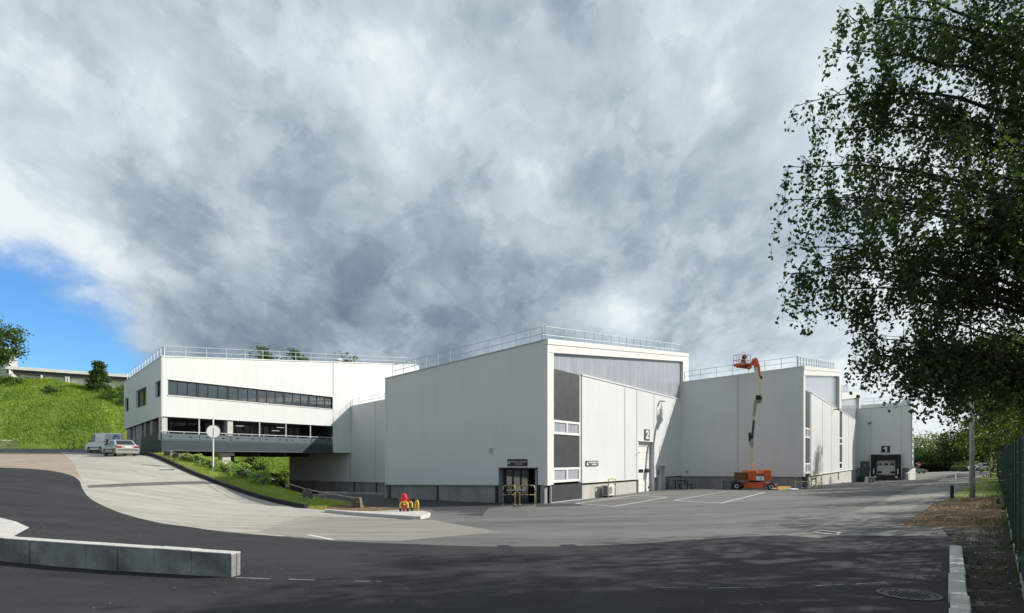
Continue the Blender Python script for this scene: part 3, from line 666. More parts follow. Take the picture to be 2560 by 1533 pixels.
    lm = bpy.data.materials.new('lit_tube'); lm.use_nodes = True; lb = lm.node_tree.nodes['Principled BSDF']; lb.inputs['Emission Color'].default_value = (1, .9, .8, 1); lb.inputs['Emission Strength'].default_value = .7
    for px, z in ((612, 6.75), (612, 6.35), (640, 6.7), (742, 6.75), (730, 6.35)):
        mb = MB(); s = W.s(px); W.rect(mb, s-.45, s+.45, z, z+.04, -3.15, -3.1); mb.build('ceiling_lamp', lm, e)
    # left side ground floor
    for a, b, z1 in ((313, 322, 6.6), (336, 350, 6.75), (356, 360, 6.85), (370, 376, 6.9), (328, 333, 6.7)):
        mb = MB(); V.rect(mb, V.s(b), V.s(a), 3.3, z1, -.9, -.15); mb.build('column', M['concreted'], e)
    mb = MB(); V.slab(mb, [(.1, 4.85), (V.s(352), 4.4), (V.s(352), 5.35), (.1, 5.55)], -.1, -.02); mb.build('parapet_panel', M['darksteel'], e)
    mb = MB(); V.rect(mb, 1.3, V.L-.2, 3.2, 6.5, -3.6, -3.4); mb.build('rear_glazing', M['glassd'], e)
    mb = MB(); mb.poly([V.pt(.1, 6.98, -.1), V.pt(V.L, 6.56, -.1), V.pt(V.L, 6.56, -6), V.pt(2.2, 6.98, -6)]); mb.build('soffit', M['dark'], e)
    # pillar under the floor
    s = W.s(574); mb = MB(); W.rect(mb, s-.42, s+.45, -1.2, 3.5, -1.4, -.6); W.rect(mb, s-.75, s+.8, 3.42, 3.80, -1.5, -.5); mb.build('pillar', M['concretew'], e)
    for s_, o_ in ((3, -10), (12, -10)):
        mb = MB(); W.rect(mb, s_-.4, s_+.4, -1.2, 3.8, o_-.4, o_+.4); mb.build('pillar', M['concreted'], e)
    a = V.pt(0, 12.55); b = W.pt(W.L, 16.3); c = V.pt(V.L, 12.1); d = b+(c-a)
    roofpoly(e, [a, b, d, c]); backwalls(e, [b, d, c], 6.6)
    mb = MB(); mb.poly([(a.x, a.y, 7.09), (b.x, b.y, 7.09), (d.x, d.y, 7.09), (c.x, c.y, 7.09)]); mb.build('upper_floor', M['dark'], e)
    railing(e, [V.pt(V.L-.3, 12.25, -.3), V.pt(.3, 12.7, -.3)], 1.0, 1.5, flat=.10)
    railing(e, [W.pt(.3, 12.7, -.3), W.pt(W.s(1030), 16.2, -.3)], 1.0, 2.0)
    mb = MB(); c0 = W.pt(W.s(880), 15.1, -2.5)
    mb.cyl(c0, c0+UP*.5, .35, n=10); mb.cyl(c0+UP*.5, c0+UP*.8, .55, .2, n=10); mb.build('roof_vent', M['trim'], e)
office()
# ---------------- link building between office and front hall
def link():
    C = Vector((-20, 72)); dd = Vector((1, -.55)); W = Wall(C-dd*9.7, C+dd*12)
    e = empty('link_building', (*W.A, -1.1), 0, 'pale grey lower block with sloping roof rail wedged between the office and the front hall', 'building')
    sc = W.s(878); zt = lin(sc, 9.72, W.s(963), 10.26); mb = MB()
    W.holes(mb, 0, sc, lambda s: .32, lambda s: 3.77, []); W.holes(mb, sc, W.L, lambda s: .32, zt, []); mb.build('wall', M['clad'], e)
    mb = MB(); W.rect(mb, .1, W.L, -1.5, .3, -.5, -.1); split(mb, 'plinth', M['plinth'], e)
    mb = MB()
    for px in (885, 940): s = W.s(px); W.rect(mb, s-.09, s+.09, -1.4, .31, -.12, -.05)
    split(mb, 'plinth_joint', M['darksteel'], e)
    mb = MB()
    for px in (817, 938): s = W.s(px); W.rect(mb, s-.03, s+.03, .34, 3.7 if px < 878 else zt(s)-.03, -.01, .015)
    s = W.s(877); W.rect(mb, s-.05, s+.05, .33, 3.7, -.01, .03); W.rect(mb, 0, W.L, .26, .33, -.1, .02); split(mb, 'panel_joint', M['seam'], e)
    a = W.pt(sc, zt(sc)-.05); b = W.pt(W.L, zt(W.L)-.05); k = Vector((*DR, 0))*14
    roofpoly(e, [a, b, b+k+UP*2, a+k+UP*2]); backwalls(e, [W.pt(0, 3.7), W.pt(0, 3.7)+k, a+k, b+k, b], -1.5)
    railing(e, [W.pt(sc-.1, 9.75, -.3), W.pt(W.s(975), 10.35, -.3)], .75, 1.1, .025, .02)
    railing(e, [W.pt(sc, 9.75, -.3), W.pt(sc, 9.75, -.3)+Vector((-1.9, -2.7, -2.6))*.1], .7, 1.5, .025, .02)
    mb = MB(); p = W.pt(W.s(742), 2.6, .05); mb.box(p, (.25, .2, .18)); mb.build('wall_lamp', M['trim'], e)
    e2 = MB(); q0 = P(797, 1231, 63); q1 = P(985, 1231, 60); e2.extrude([(q0.x, q0.y, -1.3), (q1.x, q1.y, -1.3), (q1.x, q1.y, -.42), (q0.x, q0.y, -.46)], (0, .3, 0))
    o = e2.build('retaining_wall', M['concreted']); tag(o, 'low grey concrete wall in the lower yard in front of the link block', 'wall')
link()
def sign_panel(name, label, W, s0, s1, z0, z1, o=.02, mt='darksteel', t=.05, cat='sign'):
    e = empty(name, W.pt((s0+s1)/2, z0, o), 0, label, cat); mb = MB(); W.rect(mb, s0, s1, z0, z1, o, o+t); mb.build('board', M[mt], e); return e
def strokes(W, e, s0, s1, z0, z1, o, rows, mt='white', seed=1):
    rnd = random.Random(seed); mb = MB()
    for (ra, rb, xa, xb) in rows:
        x = s0+(s1-s0)*xa; xe = s0+(s1-s0)*xb
        while x < xe:
            w = (s1-s0)*rnd.choice((.018, .024, .03)); h = rnd.uniform(.75, 1)
            W.rect(mb, x, x+w, z0+(z1-z0)*ra, z0+(z1-z0)*(ra+(rb-ra)*h), o, o+.012); x += w+(s1-s0)*rnd.choice((.012, .012, .03))
    return mb.build('lettering', M[mt], e)
# ---------------- front hall (door 2)
def front_hall():
    B = (2.34, 39.9); W = Wall((-10.4, 47.5), B); V = Wall(B, (B[0]+.7034*24.3, B[1]+24.3))
    e = empty('front_hall', (*B, 0), 0, 'nearest pale grey industrial hall with wedge clerestory, dark window bay and white end wall', 'hall')
    zb = lin(0, 1.0, W.L, 1.28); zt = lin(0, 9.65, W.L, 11.26); o0, o1 = W.s(1246.5), W.s(1344.4); mb = MB()
    W.holes(mb, 0, W.L, zb, zt, [(o0, o1, -.3, 2.43)], 1.5); mb.build('wall', M['clad'], e)
    mb = MB(); W.rect(mb, .25, o0-.02, -.5, 1.2, -.5, -.12); W.rect(mb, o1+.35, W.L-.45, -.5, 1.26, -.5, -.12); W.rect(mb, W.L-.42, W.L-.1, -.2, 1.27, -.4, .02); split(mb, 'plinth', M['plinth'], e)
    mb = MB()
    for px in (972, 1092, 1241): s = W.s(px); W.rect(mb, s-.07, s+.07, -.4, W.A.y*0+1.05, -.13, -.04)
    split(mb, 'plinth_joint', M['darksteel'], e)
    mb = MB()
    for px in (1090, 1244):
        s = W.s(px); W.rect(mb, s-.02, s+.02, 1.15 if px < 1200 else 2.5, zt(s)-.02, -.01, .006)
    s = W.s(965.5); W.rect(mb, s-.03, s+.03, .98, zt(s)-.02, -.01, .02); split(mb, 'panel_joint', M['clad'], e)
    mb = MB(); W.slab(mb, [(0, .94), (o0, zb(o0)-.06), (o0, zb(o0)+.02), (0, 1.02)], -.1, .02); W.slab(mb, [(o0-.06, 2.43), (o1+.03, 2.43), (o1+.03, 2.5), (o0-.06, 2.5)], -.1, .03)
    W.slab(mb, [(0, 9.62), (W.L, 11.23), (W.L, 11.31), (0, 9.70)], -.3, .05); split(mb, 'edge_trim', M['seam'], e)
    # entrance
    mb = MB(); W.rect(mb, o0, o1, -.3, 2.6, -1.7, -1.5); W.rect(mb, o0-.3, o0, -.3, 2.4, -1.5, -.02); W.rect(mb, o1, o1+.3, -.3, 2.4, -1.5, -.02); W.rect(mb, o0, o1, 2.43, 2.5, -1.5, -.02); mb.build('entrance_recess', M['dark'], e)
    d0, d1 = W.s(1252), W.s(1313)
    fw = frame_window(W, e, d0, d1, -.05, 2.36, 3, -.55, 'blackp', 'glass', .1, 'sliding_door')
    mb = MB(); W.rect(mb, d0+.2, d0+.9, .78, .86, -.48, -.44); W.rect(mb, d1-1.0, d1-.25, .78, .86, -.48, -.44); split(mb, 'push_bar', M['rail'], fw)
    s = W.s(1331); mb = MB(); q = W.pt(s, 0, -.45); u = Vector((*(W.u*.25+W.n*.35), 0))
    for z0, z1 in ((-.05, .08), (2.2, 2.33)): mb.beam(q+UP*(z0+.06), q+u+UP*(z0+.06), .06, z1-z0)
    for a in (q, q+u): mb.beam(a+UP*0, a+UP*2.3, .07, .07)
    od = mb.build('open_door', M['seam'], e); mb = MB(); mb.extrude([q+UP*.1, q+u+UP*.1, q+u+UP*2.2, q+UP*2.2], W.n.to_3d()*.02); mb.build('pane', M['glass'], od)
    mb = MB(); W.rect(mb, W.s(1223.7), W.s(1232), W.z(1228, 1133), W.z(1228, 1121), -.02, .04); mb.build('vent_grille', M['seam'], e)
    # ---- white end wall
    ze = 9.45; ft = lin(0, 11.26, V.L, 14.72); sp0 = V.s(1382); sp1 = V.s(1705); th = .87; E = V.L
    mb = MB(); V.slab(mb, [(.0, ft(0)-th), (E, ft(E)-th), (E, ft(E)-.32), (.0, ft(0)-.32)], -.25, .12); V.slab(mb, [(-.03, ft(0)-.31), (E+.05, ft(E)-.31), (E+.05, ft(E)+.06), (-.03, ft(0)+.06)], -.3, .17); mb.build('clerestory_fascia', M['trim'], e)
    mb = MB(); V.slab(mb, [(.01, 1.27), (sp0, 1.27), (sp0, ft(sp0)-th), (.01, ft(0)-th)], -.3, .08); V.slab(mb, [(-.02, 1.24), (.45, 1.24), (.45, ft(0)-th-.01), (-.02, ft(0)-th-.01)], -.2, .13)
    mb.build('corner_post', M['trim'], e)
    mb = MB(); V.slab(mb, [(sp1, 8.6), (E, 8.6), (E, ft(E)-th), (sp1, ft(sp1)-th)], -.3, .12); mb.build('corner_post', M['trim'], e)
    mb = MB(); V.slab(mb, [(sp0, ze), (sp1, ze), (sp1, ft(sp1)-th), (sp0, ft(sp0)-th)], -.3, -.15); mb.build('clerestory_glazing', M['poly'], e)
    b1 = V.s(1449.5); b2 = V.s(1455); mb = MB()
    for a, b in ((5.85, ze-.02), (2.47, 4.80)): V.rect(mb, sp0+.01, b1, a, b, -.2, -.05)
    mb.build('dark_panel', M['dpanel'], e)
    mb = MB(); V.rect(mb, V.s(1377), b2-.02, -.05, 1.22, -.15, .02); mb.build('dark_panel', M['dpanel'], e)
    mb = MB(); V.rect(mb, V.s(1376), b2, -.02, .05, -.1, .05); V.rect(mb, V.s(1376)-.02, V.s(1377)-.0, .05, 1.2, -.1, .05); mb.build('panel_frame', M['seam'], e)
    for a, b in ((4.82, 5.83), (1.40, 2.45)): frame_window(V, e, sp0+.02, b1, a, b, 2, -.03, 'white', 'poly', .16)
    mb = MB(); V.rect(mb, b1+.01, b2, 1.28, ze, -.2, -.04); mb.build('bay_side', M['seam'], e)
    dr0, dr1 = V.s(1596.5), V.s(1636); pd0, pd1 = V.s(1648.5), V.s(1662); mb = MB()
    V.holes(mb, b2, E+.3, lambda s: 1.30, lambda s: ze, [(dr0, dr1, -.3, 4.73), (pd0, pd1, -.3, 2.46)], .6); mb.build('wall', M['clad'], e)
    mb = MB()
    for px, z0 in ((1562.3, 1.32), (1592, 1.32), (1635, 4.75)): s = V.s(px); V.rect(mb, s-.05, s+.05, z0, ze-.02, -.01, .02)
    split(mb, 'panel_joint', M['seam'], e)
    mb = MB(); V.rect(mb, b2-.05, E, ze-.02, ze+.08, -.14, .06); V.rect(mb, b2, dr0, 1.22, 1.29, -.1, .03); V.rect(mb, dr0-.1, dr1+.05, 4.72, 4.80, -.1, .05); split(mb, 'edge_trim', M['trim'], e)
    mb = MB(); V.rect(mb, b2-.03, dr0-.06, -.4, 1.1, -.5, -.16); split(mb, 'plinth', M['plinthl'], e)
    mb = MB(); V.rect(mb, dr1+.02, pd0-.02, -.4, 1.2, -.5, -.16); V.rect(mb, pd1+.02, E+.3, -.4, 1.2, -.5, -.16); split(mb, 'plinth', M['plinth'], e)
    mb = MB()
    for z in np.arange(0, 4.2, .62): V.rect(mb, dr0+.12, dr1-.15, z, z+.605, -.5, -.4)
    V.rect(mb, dr0+.1, dr1-.1, 4.30, 4.72, -.52, -.34)
    dd = mb.build('sectional_door', M['white'], e)
    for a, b in ((.06, .12), (.2, .52), (.6, .93)):
        mb = MB(); L = dr1-dr0; V.rect(mb, dr0+L*a, dr0+L*b, 1.80, 2.12, -.4, -.38); mb.build('door_window', M['glassd'], dd)
    mb = MB(); s = dr0+(dr1-dr0)*.87; mb.cyl(V.pt(s, .35, -.4), V.pt(s, .35, -.36), .12, n=12); mb.build('door_vent', M['blackp'], dd)
    mb = MB(); V.rect(mb, pd0+.02, pd1-.15, -.1, 2.4, -.35, -.28); pdo = mb.build('side_door', M['white'], e)
    mb = MB(); V.rect(mb, pd0+.25, pd0+.45, 1.35, 2.0, -.28, -.27); mb.build('pane', M['glassd'], pdo)
    mb = MB(); mb.cyl(V.pt(pd0+.12, 1.0, -.24), V.pt(pd0+.3, 1.0, -.24), .02); mb.build('handle', M['steel'], pdo)
    mb = MB(); V.rect(mb, pd0-.2, pd1+.1, 2.44, 2.52, -.3, .3); mb.build('canopy', M['trim'], e)
    a = W.pt(0, 9.6); b = W.pt(W.L, 11.2); c = V.pt(E, 14.6); d = a+(c-b); d.z = 13.1
    roofpoly(e, [a, b, c, d]); backwalls(e, [a, d, c], -.3); mb = MB(); mb.poly([V.pt(sp1, 8.6, -.3), V.pt(E, 8.6, -.3), V.pt(E, 0, -.3), V.pt(sp1, 0, -.3)]); mb.build('rear_wall', M['clad'], e)
    railing(e, [W.pt(.6, 9.75, -.25), W.pt(W.L-.2, 11.3, -.25)], 1.0, 1.15, flat=.09)
    railing(e, [V.pt(.1, 11.3, -.4), V.pt(E-1.2, 14.6, -.4)], 1.0, 1.6, mids=(.4,))
    mb = MB(); q = V.pt(V.s(1649), V.z(1649, 1003), .05); mb.beam(q, q+V.n.to_3d()*.5-UP*.05, .22, .08); mb.build('wall_lamp', M['darksteel'], e)
    mb = MB(); q = V.pt(V.s(1591), V.z(1591, 1135), .03); mb.beam(q, q+V.n.to_3d()*.35+UP*.15, .05, .05); mb.build('camera_bracket', M['steel'], e)
    # signs
    g = sign_panel('number_sign', 'grey sign with a white number 2 above the tall white door', V, V.s(1610.5), V.s(1622.5), V.z(1616, 1102), V.z(1616, 1073.5), .02, 'sign2'); sc = (V.s(1610.5)+V.s(1622.5))/2
    text_mesh('2', 1.05, 'number', M['white'], g, V.pt(sc, (V.z(1616, 1102)+V.z(1616, 1073.5))/2, .08), V.u.to_3d(), UP, V.n.to_3d(), .01, .035, 1.5)
    s0, s1 = W.s(1269.6), W.s(1318.7); z0, z1 = W.z(1295, 1165), W.z(1295, 1148)
    g = sign_panel('entrance_sign', 'long dark sign with faint lettering above the glass entrance recess', W, s0, s1, z0, z1, .02, 'blackp')
    strokes(W, g, s0, s1, z0, z1, .07, [(.50, .76, .2, .95), (.18, .40, .38, .80)], 'steel', 3)
    mb = MB(); q = W.pt(s0+(s1-s0)*.09, (z0+z1)/2, .07); mb.cyl(q, q+W.n.to_3d()*.015, .12, n=12); mb.build('emblem', M['steel'], g)
    s0, s1 = V.s(1463.5), V.s(1494); z0, z1 = V.z(1478, 1165), V.z(1478, 1152)
    g = sign_panel('hall_sign', 'small grey sign with white lettering on the sunlit white wall near the dark bay', V, s0, s1, z0, z1, .02, 'sign2')
    strokes(V, g, s0, s1, z0, z1, .07, [(.55, .85, .22, .97), (.15, .45, .45, .82)], 'white', 5)
    mb = MB(); q = V.pt(s0+(s1-s0)*.1, (z0+z1)/2, .07); mb.extrude([q+V.u.to_3d()*-.12-UP*.15, q+V.u.to_3d()*.14-UP*.15, q+UP*.18], V.n.to_3d()*.012); mb.build('emblem', M['white'], g)
    s0, s1 = V.s(1641), V.s(1648); z0, z1 = V.z(1645, 1190), V.z(1645, 1168)
    g = sign_panel('safety_sign', 'pale blue safety notice with dark round symbols beside the small white door', V, s0, s1, z0, z1, .02, 'notice')
    mb = MB(); w = s1-s0
    for a in (.28, .72):
        for b in (.28, .62): q = V.pt(s0+w*a, z0+(z1-z0)*b, .07); mb.cyl(q, q+V.n.to_3d()*.01, w*.16, n=10)
    mb.build('symbol', M['darksteel'], g)
    return V, W
M['sign2'] = mat('grey_sign_board', (.10, .095, .10), .5); M['notice'] = mat('notice_board', (.42, .47, .55), .5)
VH, WH = front_hall()
# ---------------- second hall, with a second clerestory further back
def second_hall():
    C = (30.04, 60); W = Wall((18.4, 62.7), C); V = Wall(C, (C[0]+.7034*54, C[1]+54))
    e = empty('second_hall', (*C, 0), 0, 'second pale grey hall, right behind the orange lift, with narrow dark window strips', 'hall')
    zt = lin(0, 11.4, W.L, 12.66); mb = MB(); W.holes(mb, -.8, W.L, lambda s: 1.33, zt, [], .2); mb.build('wall', M['clad'], e)
    mb = MB(); W.rect(mb, -.8, W.L-.1, -.5, 1.28, -.5, -.14); split(mb, 'plinth', M['plinth'], e)
    mb = MB(); s = W.s(1845); W.rect(mb, s-.035, s+.035, 1.35, zt(s)-.03, -.01, .02); split(mb, 'panel_joint', M['seam'], e)
    mb = MB(); W.rect(mb, -.8, W.L, 1.24, 1.32, -.1, .02); W.slab(mb, [(-.8, zt(-.8)-.03), (W.L, 12.63), (W.L, 12.72), (-.8, zt(-.8)+.06)], -.3, .05); split(mb, 'edge_trim', M['trim'], e)
    mb = MB(); q = W.pt(W.s(1717.5), W.z(1717.5, 1179), .03); mb.box(q, (.22, .2, .22)); mb.build('wall_box', M['steel'], e)
    s98 = V.s(2098); s43 = V.s(2146); ze = 10.5; ft = lin(0, 12.66, s98, 16.5); th = .92; sp0 = V.s(2011); sp1 = V.s(2093)
    mb = MB(); V.slab(mb, [(-.02, ft(0)-th), (s98, ft(s98)-th), (s98, ft(s98)-.34), (-.02, ft(0)-.34)], -.3, .15); V.slab(mb, [(-.05, ft(0)-.33), (s98+.05, ft(s98)-.33), (s98+.05, ft(s98)+.06), (-.05, ft(0)+.06)], -.3, .2); mb.build('clerestory_fascia', M['trim'], e)
    mb = MB(); V.slab(mb, [(-.02, 1.27), (sp0-.2, 1.27), (sp0-.2, ft(sp0)-th), (-.02, ft(0)-th)], -.3, .12); mb.build('corner_post', M['trim'], e)
    mb = MB(); V.slab(mb, [(sp1, ze+.1), (s98, ze+.1), (s98, ft(s98)-th), (sp1, ft(sp1)-th)], -1.2, .3); mb.build('corner_post', M['trim'], e)
    mb = MB(); V.slab(mb, [(sp0-.2, ze), (sp1, ze), (sp1, ft(sp1)-th), (sp0-.2, ft(sp0)-th)], -.3, -.15); mb.build('clerestory_glazing', M['poly'], e)
    f2 = lin(s98, 13.1, s43, 16.4); mb = MB(); V.slab(mb, [(s98+.06, f2(s98)-1), (s43, f2(s43)-1), (s43, f2(s43)), (s98+.06, f2(s98))], -.3, .35); mb.build('clerestory_fascia', M['trim'], e)
    mb = MB(); V.slab(mb, [(s98+.06, ze), (s43-2, ze), (s43-2, f2(s43-2)-1), (s98+.06, f2(s98)-1)], -.3, -.15); mb.build('clerestory_glazing', M['poly'], e)
    mb = MB(); V.slab(mb, [(s43-2, ze), (s43, ze), (s43, f2(s43)-1), (s43-2, f2(s43-2)-1)], -.3, .3); mb.build('corner_post', M['trim'], e)
    b1 = V.s(2025.5); b2 = V.s(2027.8); c0, c1 = V.s(2099), V.s(2105.5)
    mb = MB()
    for a, b in ((6.48, ze-.02), (2.68, 5.35)): V.rect(mb, sp0-.19, b1, a, b, -.25, -.06)
    V.rect(mb, sp0-.19, b1, -.3, 1.5, -.9, -.7); mb.build('dark_panel', M['dpanel'], e)
    for a, b in ((5.37, 6.46), (1.55, 2.66)): frame_window(V, e, sp0-.18, b1, a, b, 2, -.05, 'white', 'poly', .16)
    mb = MB(); V.rect(mb, b1+.01, b2, 1.28, ze, -.2, -.04); V.rect(mb, V.s(2026.2), b2, -.4, 1.2, -.8, -.1); mb.build('bay_side', M['seam'], e)
    mb = MB()
    for a, b in ((6.48, ze-.02), (2.68, 5.35)): V.rect(mb, c0, c1, a, b, -.25, -.06)
    mb.build('dark_panel', M['dpanel'], e)
    for a, b in ((5.37, 6.46), (1.55, 2.66)): frame_window(V, e, c0, c1, a, b, 1, -.05, 'white', 'glass', .2)
    mb = MB(); V.holes(mb, b2, V.L-.5, lambda s: 1.30, lambda s: ze, [(c0, c1, 1.5, ze-.05)], .3); mb.build('wall', M['clad'], e)
    mb = MB(); V.rect(mb, b2-.02, V.L-.6, -2.2, 1.1, -.5, -.16); split(mb, 'plinth', M['plinthl'], e)
    mb = MB()
    for px in (2056, 2079, 2121, 2132): s = V.s(px); V.rect(mb, s-.06, s+.06, 1.32, ze-.02, -.01, .02)
    split(mb, 'panel_joint', M['seam'], e)
    mb = MB(); V.rect(mb, b2-.05, V.L-.5, ze-.02, ze+.09, -.14, .06); V.rect(mb, b2, V.L-.5, 1.22, 1.30, -.1, .04); split(mb, 'edge_trim', M['trim'], e)
    for px, py in ((2083, 1024), (2082, 1023.5)):
        pass
    mb = MB(); q = V.pt(V.s(2083), V.z(2083, 1024), .05); mb.beam(q, q+V.n.to_3d()*.7, .3, .1); mb.build('wall_lamp', M['darksteel'], e)
    a = W.pt(0, 11.35); b = W.pt(W.L, 12.6); c = V.pt(s98, 16.4); d = a+(c-b); d.z = 15
    roofpoly(e, [a, b, c, d]); backwalls(e, [c, d, a], 0)
    a2 = V.pt(s98, 13.0, -.05); b2_ = V.pt(s43, 16.3, -.05); k = Vector((-16, 11.2, -2)); roofpoly(e, [a2, b2_, b2_+k, a2+k]); backwalls(e, [b2_, b2_+k], 0)
    l0 = V.pt(s43, ze, -.1); l1 = V.pt(V.L, ze, -.1); roofpoly(e, [l0, l1, l1+k, l0+k])
    mb = MB(); V.rect(mb, V.L-.55, V.L-.5, -2, ze, -8, 0); mb.build('wall', M['clad'], e)
    railing(e, [W.pt(.3, 11.5, -.4), W.pt(W.L-.3, 12.7, -.4)], 1.1, 1.75)
    railing(e, [V.pt(.2, 12.7, -.5), V.pt(s98-2, 16.3, -.5)], 1.15, 2.0, .05, .03)
    railing(e, [V.pt(s98+1, 13.1, -1.5), V.pt(s43-4, 16.0, -1.5)], 1.5, 2.6, .05, .035)
    # white steel stair frame at the corner under the dark bay
    st = MB(); q = V.pt(.5, 0, .5); r = V.pt(4.6, 0, .5)
    st.beam(q, q+UP*1.25, .12, .12); st.beam(q+UP*1.1, r+UP*1.1, .06, .08); st.beam(q+UP*.15, r+UP*.5, .25, .2); st.beam(q+UP*.45, r+UP*.8, .08, .08)
    o = st.build('step_frame', M['trim']); tag(o, 'white steel step frame at the corner of the second hall behind the yellow hoops', 'step frame')
    return V, W
V3, W3 = second_hall()
# ---------------- dock building (door 1)
def dock():
    C = (73.6, 107); W = Wall((66.4, 112.2), C); V = Wall(C, (C[0]+.7034*45, C[1]+45))
    e = empty('dock_building', (*C, -1.5), 0, 'farthest pale grey hall with the black loading dock at the end of the yard', 'hall')
    zt = lin(0, 12.8, W.L, 13.03); d0, d1 = W.s(2187), W.s(2243); mb = MB()
    W.holes(mb, -.4, W.L, lambda s: 1.5, zt, [(d0, d1, -.5, 3.0), (W.s(2150.5), W.s(2174), -.5, 2.72)], .3)
    mb.build('wall', M['clad'], e)
    mb = MB(); W.rect(mb, -.4, W.s(2150.5), -2, 1.45, -.5, -.1); W.rect(mb, W.s(2174), d0, -2, 1.45, -.5, -.1); W.rect(mb, d1, W.L-.1, -2, 1.45, -.5, -.1); W.rect(mb, d0, d1, -2, .2, -.5, -.1); W.rect(mb, W.s(2150.5), W.s(2174), -2, -.15, -.5, -.1); split(mb, 'plinth', M['plinth'], e)
    mb = MB()
    for px in (2177, 2254.5): s = W.s(px); W.rect(mb, s-.03, s+.03, 4.3, zt(s)-.03, -.01, .02)
    W.slab(mb, [(-.4, 12.75), (W.L, 13.0), (W.L, 13.12), (-.4, 12.86)], -.3, .06); split(mb, 'panel_joint', M['seam'], e)
    # shelter: outer frame, deep black curtains
    a0, a1 = W.s(2176), W.s(2255); z0, z1 = -.25, 4.12; mb = MB()
    for q in ((a0, a0+.12, z0, z1), (a1-.12, a1, z0, z1), (a0+.12, a1-.12, z1-.14, z1)): W.rect(mb, q[0], q[1], q[2], q[3], .0, .8)
    fr = mb.build('dock_shelter', M['seam'], e)
    mb = MB(); W.rect(mb, a0+.13, d0+.3, z0, z1-.15, .02, .7); W.rect(mb, d1-.3, a1-.13, z0, z1-.15, .02, .7); W.rect(mb, d0+.3, d1-.3, 2.92, z1-.15, .02, .7); mb.build('curtain', M['black'], fr)
    mb = MB()
    for px in (2185, 2245): s = W.s(px); W.rect(mb, s-.08, s+.08, .35, 1.35, .71, .74)
    W.rect(mb, (a0+a1)/2-.5, (a0+a1)/2+.5, 3.92, 3.99, .71, .74); split(mb, 'guide_mark', M['white'], fr)
    mb = MB()
    for k in range(5): W.rect(mb, d0+.3, d1-.3, .25+k*.55, .25+k*.55+.54, -.35, -.25)
    dd = mb.build('dock_door', M['clad'], e); L = d1-d0
    for a, b, z in ((.12, .32, 1.95), (.4, .6, 1.95), (.68, .88, 1.95), (.1, .32, .45), (.68, .9, .45)):
        mb = MB(); W.rect(mb, d0+L*a, d0+L*b, z, z+.42, -.25, -.23); mb.build('door_window', M['glassd'], dd)
    mb = MB(); W.rect(mb, d0+.2, d1-.2, -.75, .1, .0, .5); mb.build('leveller', M['blackp'], e)
    for s in (d0+.1, d1-.1): mb = MB(); W.rect(mb, s-.2, s+.2, -.35, .0, .5, .75); mb.build('bumper', M['trim'], e)
    p0, p1 = W.s(2151), W.s(2173.5); mb = MB(); W.rect(mb, p0, p1, -.1, 2.66, -.12, -.05); pd = mb.build('side_door', M['bluegrey'], e)
    mb = MB(); W.rect(mb, p0+(p1-p0)*.38, p0+(p1-p0)*.6, 1.7, 2.15, -.05, -.03); mb.build('pane', M['glassd'], pd)
    mb = MB(); W.rect(mb, p0-.1, p1+.1, 2.67, 2.8, -.1, .06); mb.build('door_trim', M['seam'], e)
    mb = MB(); W.rect(mb, a0-.05, a1+.1, -2, -.75, -.1, .45); mb.build('dock_base', M['concreted'], e)
    mb = MB()
    for k in range(5): W.rect(mb, p0-.3, p1+.1, -1.9, -.2-k*.3, .05+k*.3, .35+k*.3)
    mb.build('stairs', M['darksteel'], e)
    mb = MB(); q = W.pt(p1+.15, -.2, .1); r = W.pt(p1+.15, -1.5, 1.8)
    mb.cyl(r, r+UP*2.3, .05); mb.cyl(q, q+UP*1.2, .05); mb.cyl(q+UP*1.2, r+UP*1.1, .04); mb.build('stair_rail', M['paleyellow'], e)
    mb = MB()
    for k in range(9):
        V.rect(mb, 12, 13.5, .2+k*1.2-1, .9+k*1.2-1, 0, .35)
    V.rect(mb, .05, V.L, -2, 12.95, -.3, 0); mb.build('wall', M['clad'], e)
    mb = MB(); q = V.pt(1.2, 0, .1)
    mb.cyl(q-UP*1.5, q+UP*12.6, .10); mb.build('downpipe', M['seam'], e)
    a = W.pt(-.4, 12.75); b = W.pt(W.L, 12.98); c = V.pt(V.L, 13.0); d = a+(c-b); roofpoly(e, [a, b, c, d]); backwalls(e, [c, d, a], -2)
    t0 = P(2146, 1022, 121); t1 = P(2266, 1014.5, 116); mb = MB(); h0 = .8; mb.extrude([t0-UP*2, t1-UP*2, t1+UP*h0, t0+UP*.75], (2, 6, 0)); mb.build('roof_upstand', M['trim'], e)
    mb = MB(); mb.extrude([t1-UP*1, t1+Vector((.6, -.4, -1)), t1+Vector((.6, -.4, 1.75)), t1+UP*.9], (2, 5, 0)); mb.build('roof_end_plate', M['seam'], e)
    railing(e, [t0+UP*.75, t1+UP*h0], 1.2, 2.5, .04, .03, mt=M['seam'])
    mb = MB(); q = V.pt(3, 7, .1); mb.beam(q, q+V.n.to_3d()*.8, .2, .15); mb.build('wall_lamp', M['darksteel'], e)
    mb = MB(); q = W.pt(W.s(2174), W.z(2174, 1058), .05); mb.beam(q, q+W.n.to_3d()*.6, .5, .18); mb.build('wall_lamp', M['darksteel'], e)
    g = sign_panel('number_sign', 'black sign with a white number 1 above the loading dock', W, W.s(2203), W.s(2225), W.z(2214, 1132)+.04, W.z(2214, 1115), .02, 'blackp'); zc = (W.z(2214, 1132)+W.z(2214, 1115))/2
    mb = MB(); o_ = W.pt((W.s(2203)+W.s(2225))/2, zc, .09); uu = W.u.to_3d(); mb.extrude([o_+uu*x+UP*z for x, z in ((-.02, -.46), (.22, -.46), (.22, .46), (.05, .46), (-.32, .24), (-.32, .04), (-.02, .18))], W.n.to_3d()*-.015); mb.build('number', M['white'], g)
